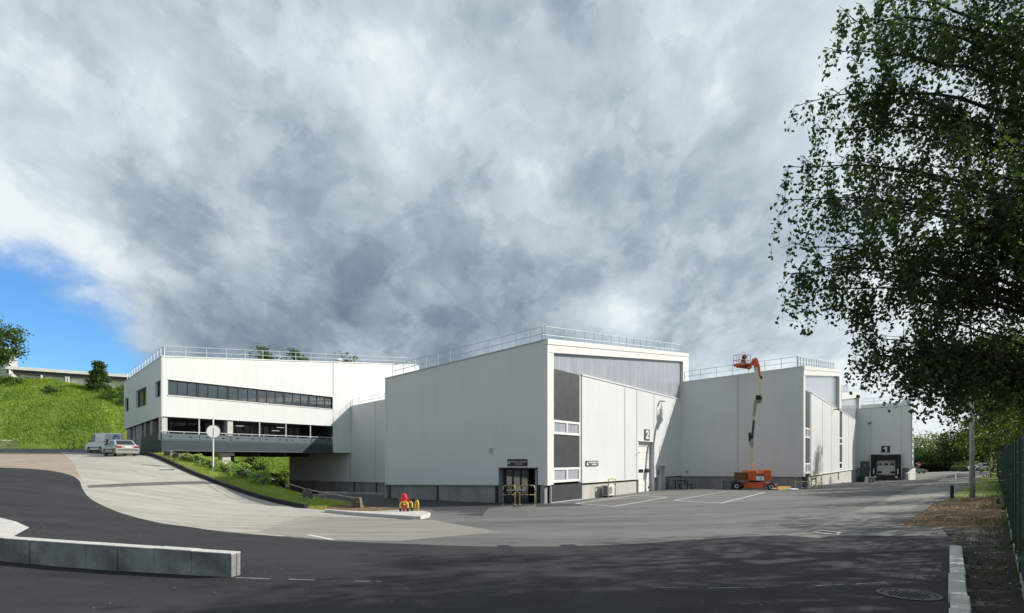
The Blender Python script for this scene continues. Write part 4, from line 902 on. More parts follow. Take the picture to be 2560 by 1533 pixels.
    # wing wall of the truck pit, apron slab, block with a ring
    n0 = P(2264, 1203, 97); top = P(2264, 1184, 97); c1 = Vector((C[0]+.2, C[1]-.3, 0)); mb = MB()
    mb.extrude([(n0.x, n0.y, -1.5), (c1.x, c1.y, -1.5), (c1.x, c1.y, 1.5), (n0.x+(c1.x-n0.x)*.45, n0.y+(c1.y-n0.y)*.45, .95), (top.x, top.y, top.z)], (.5, .1, 0))
    tag(mb.build('dock_wing_wall', M['concretew']), 'white concrete wing wall stepping down on the right of the loading dock', 'wall')
    mb = MB(); p = pg(2133, 1213); q = pg(2237, 1213); mb.extrude([p-UP*.3, q-UP*.3, q+UP*.22, p+UP*.22], (-.5, 1.4, 0))
    tag(mb.build('kerb_slab', M['concretew']), 'flat white concrete kerb across the foot of the loading dock', 'kerb')
    p = pg(2174, 1211); mb = MB(); mb.box(p+UP*.38, (.72, .5, .8), .1); o = mb.build('ballast_block', M['concretew']); tag(o, 'small white concrete block with a black ring standing before the dock stairs', 'block')
    mb = MB(); mb.tube([p+Vector((math.cos(t)*.2, -.27, .42+math.sin(t)*.22)) for t in np.linspace(0, 6.28, 15)[:-1]], .05, 6, close=True); mb.build('ring_mark', M['blackp'], o)
    bpy.context.view_layer.update()
dock()
# ---------------- buildings on the hill
def hilltop():
    W = Wall(P(29.7, 0, 132).xy, P(345, 0, 146).xy); z1 = 24.2
    e = empty('hilltop_building', (*W.A, 14), 0, 'long low white building with flat roof on top of the grassy hill', 'building')
    mb = MB(); W.rect(mb, -1, W.L, z1-.7, z1, -10, 1.1); mb.build('roof', M['trim'], e)
    mb = MB(); W.rect(mb, -.8, W.L, z1-1.6, z1-.71, -.5, .7); mb.build('fascia', M['darksteel'], e)
    mb = MB(); W.rect(mb, -.5, W.L, 15, z1-1.61, -9, -.3); mb.build('wall', M['trim'], e)
    for px in (32, 105, 166, 172, 228):
        mb = MB(); s = W.s(px); W.slab(mb, [(s-.12, 15), (s+.2, 15), (s+.2, z1-1.65), (s-.12, z1-1.65)], -.28, 2.0); mb.build('fin_wall', M['trim'], e)
    frame_window(W, e, W.s(122), W.s(164), z1-4.2, z1-2.4, 3, -.2, 'trim', 'glass', .25); frame_window(W, e, W.s(205), W.s(226), z1-5.5, z1-3.0, 1, -.2, 'trim', 'glass', .2)
    frame_window(W, e, W.s(60), W.s(98), z1-3.7, z1-2.2, 2, -.2, 'seam', 'glass', .15)
    U = Wall(P(-60, 0, 137).xy, P(24, 0, 131).xy)
    e = empty('lattice_building', (*U.B, 14), 0, 'tall white building with a lattice of small windows behind the leafy tree at left', 'building')
    mb = MB(); U.rect(mb, 0, U.L, 16, 28.4, -1.5, -.3); mb.build('wall', M['seam'], e)
    mb = MB()
    for k in range(13): U.rect(mb, U.L-k*.63-.16, U.L-k*.63, 16, 28.5, -.28, .1)
    for k in range(20): U.rect(mb, 0, U.L, 16+k*.64, 16.18+k*.64, -.28, .05)
    mb.build('lattice', M['trim'], e)
hilltop()
# ============================================================ KERBS, BARRIER, FENCE
def kerb(line, w, h, mt, name='kerb', inset=0, label=None, cat='kerb'):
    mb = MB(); pts = [Vector(p[:2]) for p in line]; ring = []
    for i, p in enumerate(pts):
        t = (pts[min(i+1, len(pts)-1)]-pts[max(i-1, 0)]).normalized(); n = Vector((-t.y, t.x)); z = g1(p.x, p.y); a = p+n*(inset); b = p+n*(inset-w)
        ring.append([(a.x, a.y, z-.1), (a.x, a.y, z+h-.015), (a.x-n.x*.02, a.y-n.y*.02, z+h), (b.x+n.x*.02, b.y+n.y*.02, z+h), (b.x, b.y, z+h-.015), (b.x, b.y, z-.1)])
    for a, b in zip(ring[:-1], ring[1:]):
        for k in range(5): mb.poly([a[k], b[k], b[k+1], a[k+1]])
    mb.poly(ring[0]); mb.poly(ring[-1][::-1]); o = mb.build(name, M[mt])
    return tag(o, label, cat) if label else tag(o, kind='structure')
kerb(rs[3:-8], .24, .27, 'kerbd', inset=.0, label='dark tarry kerb curving down the right edge of the pale ramp')
def island():
    tip = pg(1064, 1291); base = gxy([(812,1281),(860,1286),(905,1290),(970,1294.5),(1033,1299),(1052,1298.5),(1073,1294.5),(1076,1289),(1062,1285.5),(1000,1283),(930,1286),(870,1284),(812,1279.5)])
    mb = MB(); z = [g1(p.x, p.y) for p in base]; zt = max(z)+.19
    mb.extrude([(p.x, p.y, zz+.165) for p, zz in zip(base, z)], (0, 0, -.4)); o = mb.build('traffic_island', M['concretew'], bevel=.03); tag(o, 'pale concrete island tip carrying the red hydrant', 'traffic island')
island()
M['barrier'] = mat('grey_stained_precast', (.30, .305, .30), .85, var=.3, vs=1.1, bump=.4, bs=20)
def barrier():
    a = pg(579, 1443); b = pg(0, 1403); a.z = 0; b.z = 0; d = (b-a).normalized(); n = Vector((-d.y, d.x, 0)); n = n if n.y > 0 else -n
    e = empty('concrete_barrier', (a.x, a.y, g1(a.x, a.y)), 0, 'long low grey wall of precast concrete blocks at the lower left edge', 'low wall')
    px = [579, 478, 384, 293, 214, 140, 73, 10, -60, -140]; h = 59/F*a.y; L = []; zr = P(0, 1384, a.y).z; zl_ = P(0, 1345, b.y).z; LL = (b-a).length; zt_ = lambda s_: zr+(zl_-zr)*s_/LL
    u = Vector((d.x, d.y))
    for p in px: r = (p-CX)/F; L.append((r*a.y-a.x)/(u.x-r*u.y))
    for k, (s0, s1) in enumerate(zip(L[:-1], L[1:])):
        p = a+d*(s0+.004); q = a+d*(s1-.004); dz = random.uniform(-.006, .006); off = random.uniform(-.008, .008)
        p = p+n*off; q = q+n*off; tp = zt_(s0)+dz; tq = zt_(s1)+dz; mb = MB()
        for o0_, w_ in ((0, .13), (.14, .10)):
            mb.extrude([p+UP*(tp-h-.25)+n*o0_, q+UP*(tq-h-.25)+n*o0_, q+UP*(tq-.02)+n*o0_, p+UP*(tp-.02)+n*o0_], n*w_)
        mb.build('precast_block', M['barrier'], e, bevel=.012)
        mb = MB(); mb.extrude([p+UP*(tp-.018)-n*.006, q+UP*(tq-.018)-n*.006, q+UP*(tq-.018)+n*.246, p+UP*(tp-.018)+n*.246], UP*.02); mb.build('mortar_cap', M['concretew'], e)
barrier()
def right_kerb():
    a = pg(2389, 1378); b = pg(2400, 1560); d = (b-a).xy; L = d.length; d = d.normalized(); n = Vector((-d.y, d.x)); z0 = 0
    e = empty('edge_kerb', a, 0, 'row of weathered pale kerb stones standing proud at the right edge of the dark asphalt', 'kerb')
    s = 0; k = 0
    while s < L+1.6:
        l = .98; w = .108; h = .13
        p = a.xy+d*s; q = a.xy+d*(s+l); dw = random.uniform(-.012, .012); mb = MB(); z1 = g1(p.x, p.y); z2 = g1(q.x, q.y)
        top = [(*(p+n*(w+dw)), z1+h), (*(p-n*(w-dw)), z1+h), (*(q-n*(w-dw)), z2+h), (*(q+n*(w+dw)), z2+h)]
        mb.extrude(top, (0, 0, -.3)); mb.build('kerb_stone', M['concretew'], e, bevel=.018); s += 1.0; k += 1
right_kerb()
FA = pg(2553, 1450).xy; FB = pg(2509, 1246).xy; FD = (FB-FA).normalized()
def fence():
    e = empty('mesh_fence', (*FA, g1(*FA)), 0, 'tall dark green welded mesh fence along the right edge of the photo', 'fence'); H = 2.4; sp = 2.5
    n = Vector((-FD.y, FD.x)); post = pan = None
    M['fgreen'] = mat('green_fence_paint', (.03, .07, .05), .45, var=.1); M['screen'] = mat('dark_green_net', (.008, .019, .015), .9, var=.4, vs=3)
    for k in range(-3, 34):
        p = FA+FD*(k*sp); q = p+FD*sp; z0 = g1(p.x, p.y); z1 = g1(q.x, q.y); near = k < 6
        mb = MB(); mb.box((p.x, p.y, z0+H/2-.05), (.07, .07, H+.1), math.atan2(FD.y, FD.x)); mb.build('post', M['fgreen'], e)
        mb = MB(); a = Vector((*(p+FD*.05), z0)); b = Vector((*(q-FD*.05), z1)); r = .0035 if near else .006
        for j in range(13): t = j/12; mb.beam(a+UP*(.04+H*.97*t), b+UP*(.04+H*.97*t), r*2.2, r*2.2)
        nv = 46 if k < 3 else (24 if near else 9)
        for j in range(nv+1):
            t = j/nv; c = a.lerp(b, t); mb.beam(c+UP*.03, c+UP*(H+.02), r*1.6, r*1.6)
        pn = mb.build('mesh_panel', M['fgreen'], e)
        if k >= 99:
            mb = MB(); o = n*-.03; o = Vector((o.x, o.y, 0)); hh = H*.93
            mb.extrude([a+o+UP*.1, b+o+UP*.1, b+o+UP*hh, a+o+UP*hh], Vector((n.x, n.y, 0))*-.006); mb.build('shade_net', M['screen'], pn)
        if near: 
            mb = MB(); mb.beam(a+UP*.04, b+UP*.04, .05, .18); mb.build('base_board', M['concreted'], e)
fence()
def fence_hedge():
    e = empty('fence_hedge', (*FA, g1(*FA)), 0, 'dark overgrown hedge pressed against the back of the green mesh fence', 'hedge'); cs = []
    n = Vector((FD.y, -FD.x))
    for k in range(330):
        t = random.uniform(-6, 62)**1; o = random.uniform(.35, 1.1); top = 1.5+.55*math.sin(t*.55)+.3*math.sin(t*1.7); z = random.uniform(.1, top); p = FA+FD*t+n*o
        cs.append(np.array([p.x, p.y, g1(p.x, p.y)+z])+RNG.normal(size=(75, 3))*np.array([.22, .22, .2])*1.0)
    leafobj('foliage', np.concatenate(cs), .12, M['leafd'], e, origin=(*FA, g1(*FA)))
    mb = MB()
    for k in range(26):
        t = -5+k*2.6; p = FA+FD*t+n*.7; z = g1(p.x, p.y); mb.tube([(p.x, p.y, z-.1), (p.x+random.uniform(-.2, .2), p.y, z+.7), (p.x+random.uniform(-.3, .3), p.y+.1, z+1.4)], [.03, .02, .01], 5)
    mb.build('stem', M['barkd'], e)
fence_hedge()
# ============================================================ STREET FURNITURE
def hoop_obj(mb, a, b, h, r=.04, rad=.18, mid=True, stripes=True, m0=0, m1=1):
    """bent tube hoop between ground points a, b with black bands"""
    a = Vector(a); b = Vector(b); d = (b-a).normalized(); pts = [a-UP*.1, a+UP*(h-rad)]
    for k in range(1, 6): t = math.pi/2*k/6; pts.append(a+UP*(h-rad)+d*rad*(1-math.cos(t))+UP*rad*math.sin(t))
    pts.append(a+d*rad+UP*h); pts.append(b-d*rad+UP*h)
    for k in range(1, 6): t = math.pi/2*(1-k/6); pts.append(b+UP*(h-rad)-d*rad*(1-math.cos(t))+UP*rad*math.sin(t))
    pts += [b+UP*(h-rad), b-UP*.1]; mb.tube(pts, r, 8, m0); L = (b-a).length
    if mid: mb.cyl(a+UP*h*.52, b+UP*h*.52, r*.85, n=8, m=m0)
    if stripes:
        for c in (a, b): mb.cyl(c+UP*(h*.66), c+UP*(h*.78), r*1.12, n=8, m=m1)
        for t in (.36, .64):
            for z in ((h,) if not mid else (h, h*.52)): c = a+d*L*t+UP*z; mb.cyl(c-d*.05, c+d*.05, r*1.15, n=8, m=m1)
def hoop(label, pa, pb, h, group='yellow protection hoops', mt='paleyellow', **k):
    a = pg(*pa); b = pg(*pb); c = (a+b)/2; e = empty('guard_hoop', c, 0, label, 'guard hoop', group); mb = MB(); hoop_obj(mb, a, b, h, **k); mb.build('hoop', [M[mt], M['blackp']], e, smooth=True)
    mb = MB()
    for q in (a, b): mb.cyl(q-UP*.02, q+UP*.02, .09, n=10)
    split(mb, 'base_plate', M[mt], e)
hoop('left hoop of the pair before the glass entrance, striped yellow and black', (1258, 1262), (1287, 1262), 1.3)
hoop('right hoop of the pair before the glass entrance, striped yellow and black', (1299, 1262), (1337, 1263), 1.3)
hoop('narrow pale yellow hoop beside the air conditioner', (1521, 1243.5), (1538, 1241), 1.45, rad=.08)
hoop('wide pale hoop in front of the step frame at the corner of the second hall', (1989, 1226), (2029, 1225), 1.45)
hoop('narrow pale hoop against the dappled concrete plinth beyond the step frame', (2039, 1224), (2053, 1222.5), 1.4, rad=.1)
def hydrant():
    z = .2; p = pg(1010, 1286); s = p.y/F; p.z += .13
    e = empty('fire_hydrant', p, 0, 'red pillar fire hydrant on the pale island', 'hydrant')
    mb = MB(); mb.cyl(p-UP*.05, p+UP*.42, .075, n=12); mb.cyl(p+UP*.36, p+UP*.40, .11, n=12); mb.build('column', M['red'], e, smooth=False)
    mb = MB(); pr = [(.09, .36), (.15, .42), (.175, .55), (.175, .78), (.15, .90), (.09, .98), (.0, 1.0)]
    for (r0, h0), (r1, h1) in zip(pr[:-1], pr[1:]): mb.cyl(p+UP*h0, p+UP*h1, r0, max(r1, .002), 14, caps=False)
    mb.build('hood', M['red'], e, smooth=True)
    for a in (-.4, math.pi+.4): mb = MB(); q = p+UP*.66; v = Vector((math.cos(a), math.sin(a)*-.6, 0)); mb.cyl(q+v*.12, q+v*.27, .07, n=10); mb.cyl(q+v*.25, q+v*.29, .085, n=8); mb.build('outlet', M['red'], e)
    mb = MB(); mb.cyl(p+UP*.42+Vector((.05, -.12, 0)), p+UP*.42+Vector((.05, -.2, 0)), .05, n=10); mb.build('drain_cap', M['white'], e)
    def leghoop(px0, px1, y, h, lab, name='hydrant_guard'):
        a = pg(px0, y); b = pg(px1, y); a.z = b.z = max(a.z, b.z)+.14; g = empty(name, (a+b)/2, 0, lab, 'guard hoop', 'hoops round the hydrant')
        mb = MB(); hoop_obj(mb, a, b, h, .055, .13, False, False); mb.build('hoop', M['yellow'], g, smooth=True)
        if name == 'hydrant_guard':
            mb = MB()
            for q in (a, b): mb.cyl(q-UP*.04, q+UP*.2, .062, n=10)
            split(mb, 'black_band', M['blackp'], g)
    leghoop(1001, 1019, 1286.5, .52, 'yellow hoop with black feet directly in front of the red hydrant')
    leghoop(1019.5, 1030, 1285.5, .52, 'short yellow hoop with black feet just right of the hydrant')
    leghoop(1039, 1045.5, 1284.5, .55, 'plain yellow hoop without black feet, rightmost by the hydrant', 'plain_guard')
hydrant()
def signpost():
    b = pg(533, 1178); d = b.y; z1 = P(0, 1066, d).z; e = empty('round_sign', b, 0, 'round white traffic sign on a tall pole in the grass verge', 'traffic sign')
    mb = MB(); mb.cyl(b-UP*.2, Vector((b.x, b.y, z1+.7)), .06, n=10); mb.cyl(b-UP*.1, b+UP*.12, .1, n=8); mb.build('pole', M['white'], e)
    nn = Vector((.60, -.80, 0)); tt = Vector((.80, .60, 0)); c = Vector((b.x, b.y, P(0, 1079, d).z))+nn*.09; r = 14.5/F*d/.93; mb = MB(); mb.cyl(c-nn*.03, c+nn*.01, r, n=32); ds = mb.build('disc', M['white'], e)
    mb = MB(); mb.tube([c+tt*math.cos(t)*r+UP*math.sin(t)*r for t in np.linspace(0, 6.283, 33)[:-1]], .02, 6, close=True); mb.build('rim', M['steel'], ds)
    mb = MB(); mb.beam(c+nn*.016-UP*r*.85, c+nn*.016+UP*r*.6, .05, .012, up=nn); mb.build('clamp_strip', M['steel'], ds)
signpost()
def lamp_post():
    b = pg(2431, 1244); b.z -= .1; e = empty('lamp_post', b, 0, 'thick grey galvanised lamp post standing in grass at right', 'lamp post'); H = 9.5; t = Vector((-.0075, 0, 1))
    mb = MB(); mb.cyl(b, b+t*H, .13, .06, 18); mb.cyl(b, b+UP*.05, .2, .2, 16); mb.build('pole', M['galv'], e, smooth=True)
    mb = MB(); mb.box(b+Vector((0, -.14, 1.0)), (.1, .02, .4)); mb.build('service_door', M['galv'], e)
    q = b+t*H; mb = MB(); mb.tube([q, q+Vector((-.4, .1, .25)), q+Vector((-1.2, .2, .3))], .035, 8); mb.build('arm', M['galv'], e)
    mb = MB(); mb.box(q+Vector((-1.5, .2, .3)), (.7, .25, .12)); mb.build('lantern', M['steel'], e)
    b = pg(2479, 1185); e = empty('signal_post', b, 0, 'thin plain grey post far down the path by the parked white cars', 'post'); mb = MB(); mb.cyl(b, b+UP*3.4, .13, n=10); mb.build('pole', M['galv'], e)
lamp_post()
def bollards():
    def mk(px, py, lab):
        b = pg(px, py); e = empty('bollard', b, 0, lab, 'bollard', 'black bollards along the path'); mb = MB(); mb.cyl(b-UP*.1, b+UP*.62, .085, n=14); mb.cyl(b+UP*.62, b+UP*.645, .06, n=14); mb.build('shaft', M['blackp'], e)
        mb = MB(); mb.cyl(b+UP*.645, b+UP*.70, .088, .07, n=14); mb.build('cap', M['blackp'], e)
    mk(2380, 1246, 'black bollard on the soil edge just left of the lamp post'); mk(2477, 1192, 'distant black bollard by the thin grey post')
bollards()
def manhole():
    c = pg(2272, 1487); e = empty('manhole_cover', c, .2, 'round cast iron manhole cover at lower right', 'manhole cover'); mb = MB(); n = 36
    zz = lambda x, y: g1(x, y)
    for k in range(n):
        t0, t1 = 6.2832*k/n, 6.2832*(k+1)/n
        for r0, r1, dz, m in ((.36, .42, .012, 0), (0.0, .345, .006, 1)):
            q = [(c.x+math.cos(t)*r, c.y+math.sin(t)*r) for r, t in ((r0, t0), (r1, t0), (r1, t1), (r0, t1))]
            if r0 == 0: q = [q[0], q[1], q[2]]
            mb.poly([(x, y, zz(x, y)+dz) for x, y in q], m)
    M['ironrim'] = mat('iron_rim', (.035, .035, .035), .6, world=True); M['iron'] = mat('cast_iron', (.03, .03, .031), .6, bump=.5, bs=40, world=True)
    for i in range(-4, 5):
        for j in range(-4, 5):
            if i*i+j*j < 17: x, y = c.x+i*.07, c.y+j*.07; mb.box((x, y, zz(x, y)+.009), (.032, .032, .012), m=1)
    mb.build('cover', [M['ironrim'], M['iron']], e)
manhole()
def aircon():
    V = VH; s0, s1 = V.s(1503), V.s(1517); zc = V.z(1508, 1238)
    e = empty('air_conditioner', V.pt((s0+s1)/2, .1, .4), 0, 'cream outdoor air conditioning unit standing against the pale plinth', 'air conditioner')
    mb = MB(); V.rect(mb, s0, s1, .12, .98, .1, .62); mb.build('casing', M['trim'], e, bevel=.02)
    mb = MB(); sm_ = (s0+s1)/2-.08; c = V.pt(sm_, .55, .625); mb.cyl(c, c+V.n.to_3d()*.015, .33, n=20); mb.build('fan_grille', M['steel'], e)
    mb = MB()
    for k in range(8): V.rect(mb, s0-.012, s0-.004, .2+k*.09, .26+k*.09, .18, .56)
    mb.build('side_louvre', M['darksteel'], e)
    for s in (s0+.12, s1-.12): mb = MB(); V.rect(mb, s-.05, s+.05, .0, .12, .15, .6); mb.build('foot', M['black'], e)
aircon()
def stumps():
    S = [(422,1139,12,0),(443,1144,11,0),(466,1152,16,1),(495,1158,18,2),(525,1169,23,3),(564,1181,26,4),(605,1194,33,5),(651,1210,31,4),(704,1223,21,1),(768,1247,25,0),(893,1269,25,0)]
    labs = ['farthest squat concrete block at the top of the verge by the building', 'second squat concrete block down from the top of the verge', 'mossy concrete block at the top of the verge, third from the building', 'small ivy-covered block left of the round sign',
            'ivy-covered block directly behind the round sign pole', 'ivy-covered block just right of the round sign pole', 'largest ivy-covered block bulging with bright leaves mid verge',
            'ivy-covered block just downhill of the largest one, beside white flowers', 'bare mossy block below the ivy-covered ones', 'dark tapered concrete block with rusty side in long grass', 'lowest dark tapered concrete block on the brown soil near the hydrant']
    tops = []; M['mossy'] = mat('weathered_block', (.16, .14, .11), .95, var=.35, vs=5, bump=.8, bs=8)
    for (px, py, h, iv), lab in zip(S, labs):
        b = pg(px, py); H = h/F*b.y*(1 if iv < 3 else .72); w = .62; e = empty('verge_block', b, random.uniform(-.2, .2)+.6, lab, 'concrete block', 'concrete blocks linked by a rail along the verge')
        INV[e.name] = (Matrix.Translation(b) @ Matrix.Rotation(e.rotation_euler.z, 4, 'Z')).inverted()
        mb = MB(); c = b; vs = []
        for (ww, dd, z) in ((w, .62, -.15), (w*.9, .56, H*.5), (w*.62, .42, H)): vs.append([c+Vector((sx*ww/2+random.uniform(-.02, .02), sy*dd/2+random.uniform(-.02, .02), z)) for sx, sy in ((-1,-1),(1,-1),(1,1),(-1,1))])
        for l0, l1 in zip(vs[:-1], vs[1:]):
            for k in range(4): mb.poly([l0[k], l0[(k+1) % 4], l1[(k+1) % 4], l1[k]])
        mb.poly(vs[-1]); mb.build('block', M['mossy'], e, bevel=.04); tops.append(b+UP*(H*.9))
        if iv:
            r = .36+.10*iv; cc = b+UP*(h/F*b.y*.42); C = ellipsoid_clumps(cc, (r, r*.9, r*.85), 40+26*iv, 26, .055, .9); C = C[C[:, 2] > b.z-.02]
            V, Fq = leafmesh(C, .085); mb = MB(); mb.v = [tuple(v) for v in V]; mb.f = [tuple(f) for f in Fq.tolist()]; mb.m = [0]*len(mb.f); mb.build('ivy', M['leafi'], e)
    mb = MB()
    for a, b in zip(tops[:-1], tops[1:]): mb.cyl(a, b, .045, n=8)
    o = mb.build('verge_rail', M['concreted']); tag(o, 'thin grey rail threaded through the row of concrete blocks down the verge', 'rail')
stumps()
# ============================================================ BOOM LIFT
def lift():
    base = Vector(((1886-CX)/F*57.6, 57.6, g1((1886-CX)/F*57.6, 57.6))); D = base.y; e = empty('boom_lift', base, 0, 'orange and cream articulated boom lift with raised basket', 'boom lift'); rz = math.radians(-30)
    Rm = Matrix.Rotation(rz, 3, 'Z'); L = lambda x, y, z: base+Rm@Vector((x, y, z)); tz = math.radians(-5); Tm = Matrix.Rotation(tz, 3, 'Z'); T = lambda x, y, z: base+Tm@Vector((x, y, z))
    # chassis
    mb = MB(); mb.box(L(0, -.1, .50), (1.75, 1.25, .62), rz); mb.beam(L(.8, .1, .68), L(1.95, .1, .45), .95, .28); mb.beam(L(-.7, 0, .55), L(-1.55, 0, .5), .55, .3); mb.build('chassis', M['orange'], e, bevel=.03)
    for x, y in ((-1.5, -.9), (1.65, -.9), (-1.5, .85), (1.65, .85)):
        mb = MB(); mb.cyl(L(x, y-.16, .38), L(x, y+.16, .38), .39, n=24); w = mb.build('wheel', M['black'], e, bevel=.04)
        mb = MB(); mb.cyl(L(x, y-.175, .38), L(x, y-.12, .38), .21, .18, n=18); mb.build('rim', M['seam'], w)
        mb = MB(); mb.cyl(L(x, y-.19, .38), L(x, y-.17, .38), .10, n=12); mb.build('hub', M['blackp'], w)
    mb = MB(); mb.beam(L(1.65, -.9, .38), L(1.65, .8, .38), .16, .16); mb.beam(L(-1.5, -.9, .38), L(-1.5, .8, .38), .16, .16); split(mb, 'axle', M['blackp'], e)
    # turntable with two rounded pods
    mb = MB(); mb.cyl(T(.1, 0, .82), T(.1, 0, .95), .6, n=20); mb.build('turntable', M['blackp'], e)
    mb = MB(); prof = []
    for (x, z) in ((-1.0, .96), (1.15, .96), (1.18, 1.85), (1.1, 2.02), (.55, 2.02), (.45, 1.8), (-.15, 1.75), (-.28, 1.98), (-.9, 1.98), (-1.03, 1.85)): prof.append(T(x+.15, -.95, z))
    mb.extrude(prof, Tm@Vector((0, 1.9, 0))); mb.build('engine_cover', M['orange'], e, bevel=.07)
    mb = MB(); mb.extrude([T(-.15, -.965, .98), T(.6, -.965, .98), T(.6, -.965, 1.38), T(-.15, -.965, 1.38)], Tm@Vector((0, -.01, 0))); mb.build('label_plate', M['white'], e)
    mb = MB(); mb.extrude([T(.2, -.98, 1.1), T(.36, -.98, 1.1), T(.28, -.98, 1.3)], Tm@Vector((0, -.01, 0))); mb.extrude([T(-.15, -.97, 1.42), T(.75, -.97, 1.42), T(.75, -.97, 1.55), T(-.15, -.97, 1.55)], Tm@Vector((0, -.01, 0))); split(mb, 'marking', M['bluegrey'], e)
    mb = MB()
    for z in (1.0, 1.25, 1.5, 1.72):
        mb.beam(T(-1.75, -.8, z), T(-.9, -.8, z), .08, .06); mb.beam(T(-1.75, .8, z), T(-1.75, -.8, z), .06, .06)
    mb.box(T(-1.32, 0, 1.36), (.82, 1.5, .66), tz); M['ochre'] = mat('ochre_paint', (.20, .11, .02), .5, var=.2); mb.build('battery_tray', M['ochre'], e)
    # boom: points given by their place in the photo, in a plane leaning back towards the wall
    d0 = D+.1
    def B(px, py, dd=0): return P(px, py, d0+dd)
    def sec(name, pts, ws, mt, dep=.22):
        mb = MB()
        for (a, b), (w0, w1) in zip(zip(pts[:-1], pts[1:]), ws):
            mb.beam(a, b, w0/F*D, dep, up=(0, 1, 0), w2=w1/F*D, h2=dep); 
        return mb.build(name, M[mt], e, bevel=.015)
    M['olive'] = mat('shaded_cream', (.36, .34, .24), .5, var=.1)  # the cream boom paint again, with shade put into its colour
    sec('lower_boom', [B(1886, 1190), B(1881, 1158), B(1877.5, 1112)], [(9, 8), (8, 7)], 'cream', .3)
    sec('boom_sleeve', [B(1878, 1118), B(1878.5, 1098)], [(7.5, 7)], 'steel', .32)
    sec('link_arm', [B(1879, 1100), B(1884.5, 1048)], [(5, 5)], 'darksteel', .25); sec('lift_cylinder', [B(1876, 1097), B(1882, 1052)], [(3, 2.4)], 'cream', .12)
    sec('elbow', [B(1873, 1082), B(1875, 1092), B(1882, 1094)], [(3, 4), (4, 5)], 'blackp', .35); sec('elbow_arm', [B(1875, 1092), B(1872.5, 1104)], [(4, 2)], 'blackp', .2)
    sec('middle_boom', [B(1883, 1052), B(1889.5, 1001, .2)], [(5.5, 7)], 'olive', .24); sec('boom_joint', [B(1884.5, 1042, .05), B(1883.8, 1052, .05)], [(7, 7)], 'cream', .36)
    mb = MB(); a = B(1888, 995, .2); b = B(1904.5, 995, .2); mb.beam(a, b, .55, .55, up=(0, 1, 0)); kb = mb.build('knuckle', M['cream'], e, bevel=.02)
    mb = MB(); mb.extrude([B(1889, 1000, -.12), B(1903, 1000, -.12), B(1905, 993, -.12), B(1899, 988.5, -.12), B(1889, 988, -.12)], (0, -.02, 0)); mb.build('opening', M['blackp'], kb)
    mb = MB(); mb.beam(B(1895, 1004, .2), B(1902.5, 1004, .2), .35, .3, up=(0, 1, 0)); mb.build('counterweight', M['olive'], e)
    sec('upper_boom', [B(1900.5, 987, .2), B(1895.5, 947, .5), B(1889, 920, .9)], [(10.5, 10), (8, 7)], 'cream', .3)
    sec('jib', [B(1899.5, 942, .5), B(1896, 915, .8), B(1891, 901, 1.1), B(1886, 897, 1.3)], [(5, 6), (6, 8), (8, 7)], 'orange', .2)
    sec('jib', [B(1891, 925, .8), B(1886, 898, 1.3)], [(8, 9)], 'orange', .26); sec('jib', [B(1886, 898, 1.3), B(1873, 922, 1.3)], [(8, 6)], 'orange', .22)
    sec('rotator', [B(1901.5, 941, .5), B(1901, 949, .5)], [(7, 6)], 'blackp', .3)
    # basket
    bd = 1.5; c = B(1855, 915, bd); bw = 1.42; bl = .85; bz = math.radians(24); Bm = Matrix.Rotation(bz, 3, 'Z'); q = lambda x, y, z: c+Bm@Vector((x, y, z))
    mb = MB(); mb.box(q(0, 0, 0), (bw, bl, .1), bz); mb.box(q(0, 0, -.12), (bw*.75, bl*.6, .14), bz); mb.beam(q(-bw/2, -bl/2, .12), q(bw/2, -bl/2, .12), .04, .18); mb.beam(q(-bw/2, -bl/2, .1), q(-bw/2, bl/2, .1), .04, .18)
    mb.beam(q(bw*.2, 0, -.12), B(1874, 922, 1.3), .22, .2); M['basket'] = mat('faded_red_orange_paint', (.42, .075, .03), .5, var=.2); mb.build('platform', M['basket'], e)
    mb = MB()
    cr = [(-bw/2, -bl/2), (bw/2, -bl/2), (bw/2, bl/2), (-bw/2, bl/2)]
    for i in range(4):
        a, b = cr[i], cr[(i+1) % 4]
        mb.cyl(q(*a, 0), q(*a, 1.1), .022, n=6)
        for z in (.55, 1.1): mb.cyl(q(*a, z), q(*b, z), .022, n=6)
        m_ = ((a[0]+b[0])/2, (a[1]+b[1])/2); mb.cyl(q(*m_, 0), q(*m_, 1.1), .018, n=6)
    t = [q(.15, .2, 1.1), q(.1, .2, 1.35), q(.35, .2, 1.5), q(.62, .2, 1.45), q(.6, .2, 1.15)]; mb.tube(t, .02, 6); mb.build('guard_rail', M['basket'], e)
    mb = MB(); mb.box(q(-.32, -.38, .38), (.36, .06, .42), bz); mb.build('tool_box', mat('dark_red_box', (.10, .015, .015), .5), e)
    mb = MB(); mb.box(q(.42, .1, .95), (.34, .3, .34), bz, ry=.5); mb.box(q(.45, .15, .45), (.22, .25, .75), bz, ry=-.2); mb.box(q(.12, .1, .25), (.2, .3, .3), bz); mb.build('control_console', M['blackp'], e)
    # timber, slings on the ground right of the lift
    p0 = pg(1943, 1226); p1 = pg(1975, 1225); t = empty('timber_pile', (p0+p1)/2, 0, 'short pile of yellow timber baulks lying right of the boom lift', 'timber')
    for i, (dx, z) in enumerate(((0, .1), (.1, .28), (-.15, .12))):
        mb = MB(); mb.beam(p0+Vector((dx, i*.35, z)), p1+Vector((dx, i*.3, z)), .24, .15); mb.build('baulk', mat('raw_timber', (.52, .30, .08), .7, var=.2) if i < 2 else M['concretew'], t)
    p = pg(1981, 1226.5); mb = MB(); mb.box(p+UP*.1, (.9, .6, .16), .3); o = mb.build('white_bag', M['white'], bevel=.06); tag(o, 'crumpled white sheet lying at the end of the timber', 'sheet')
lift()
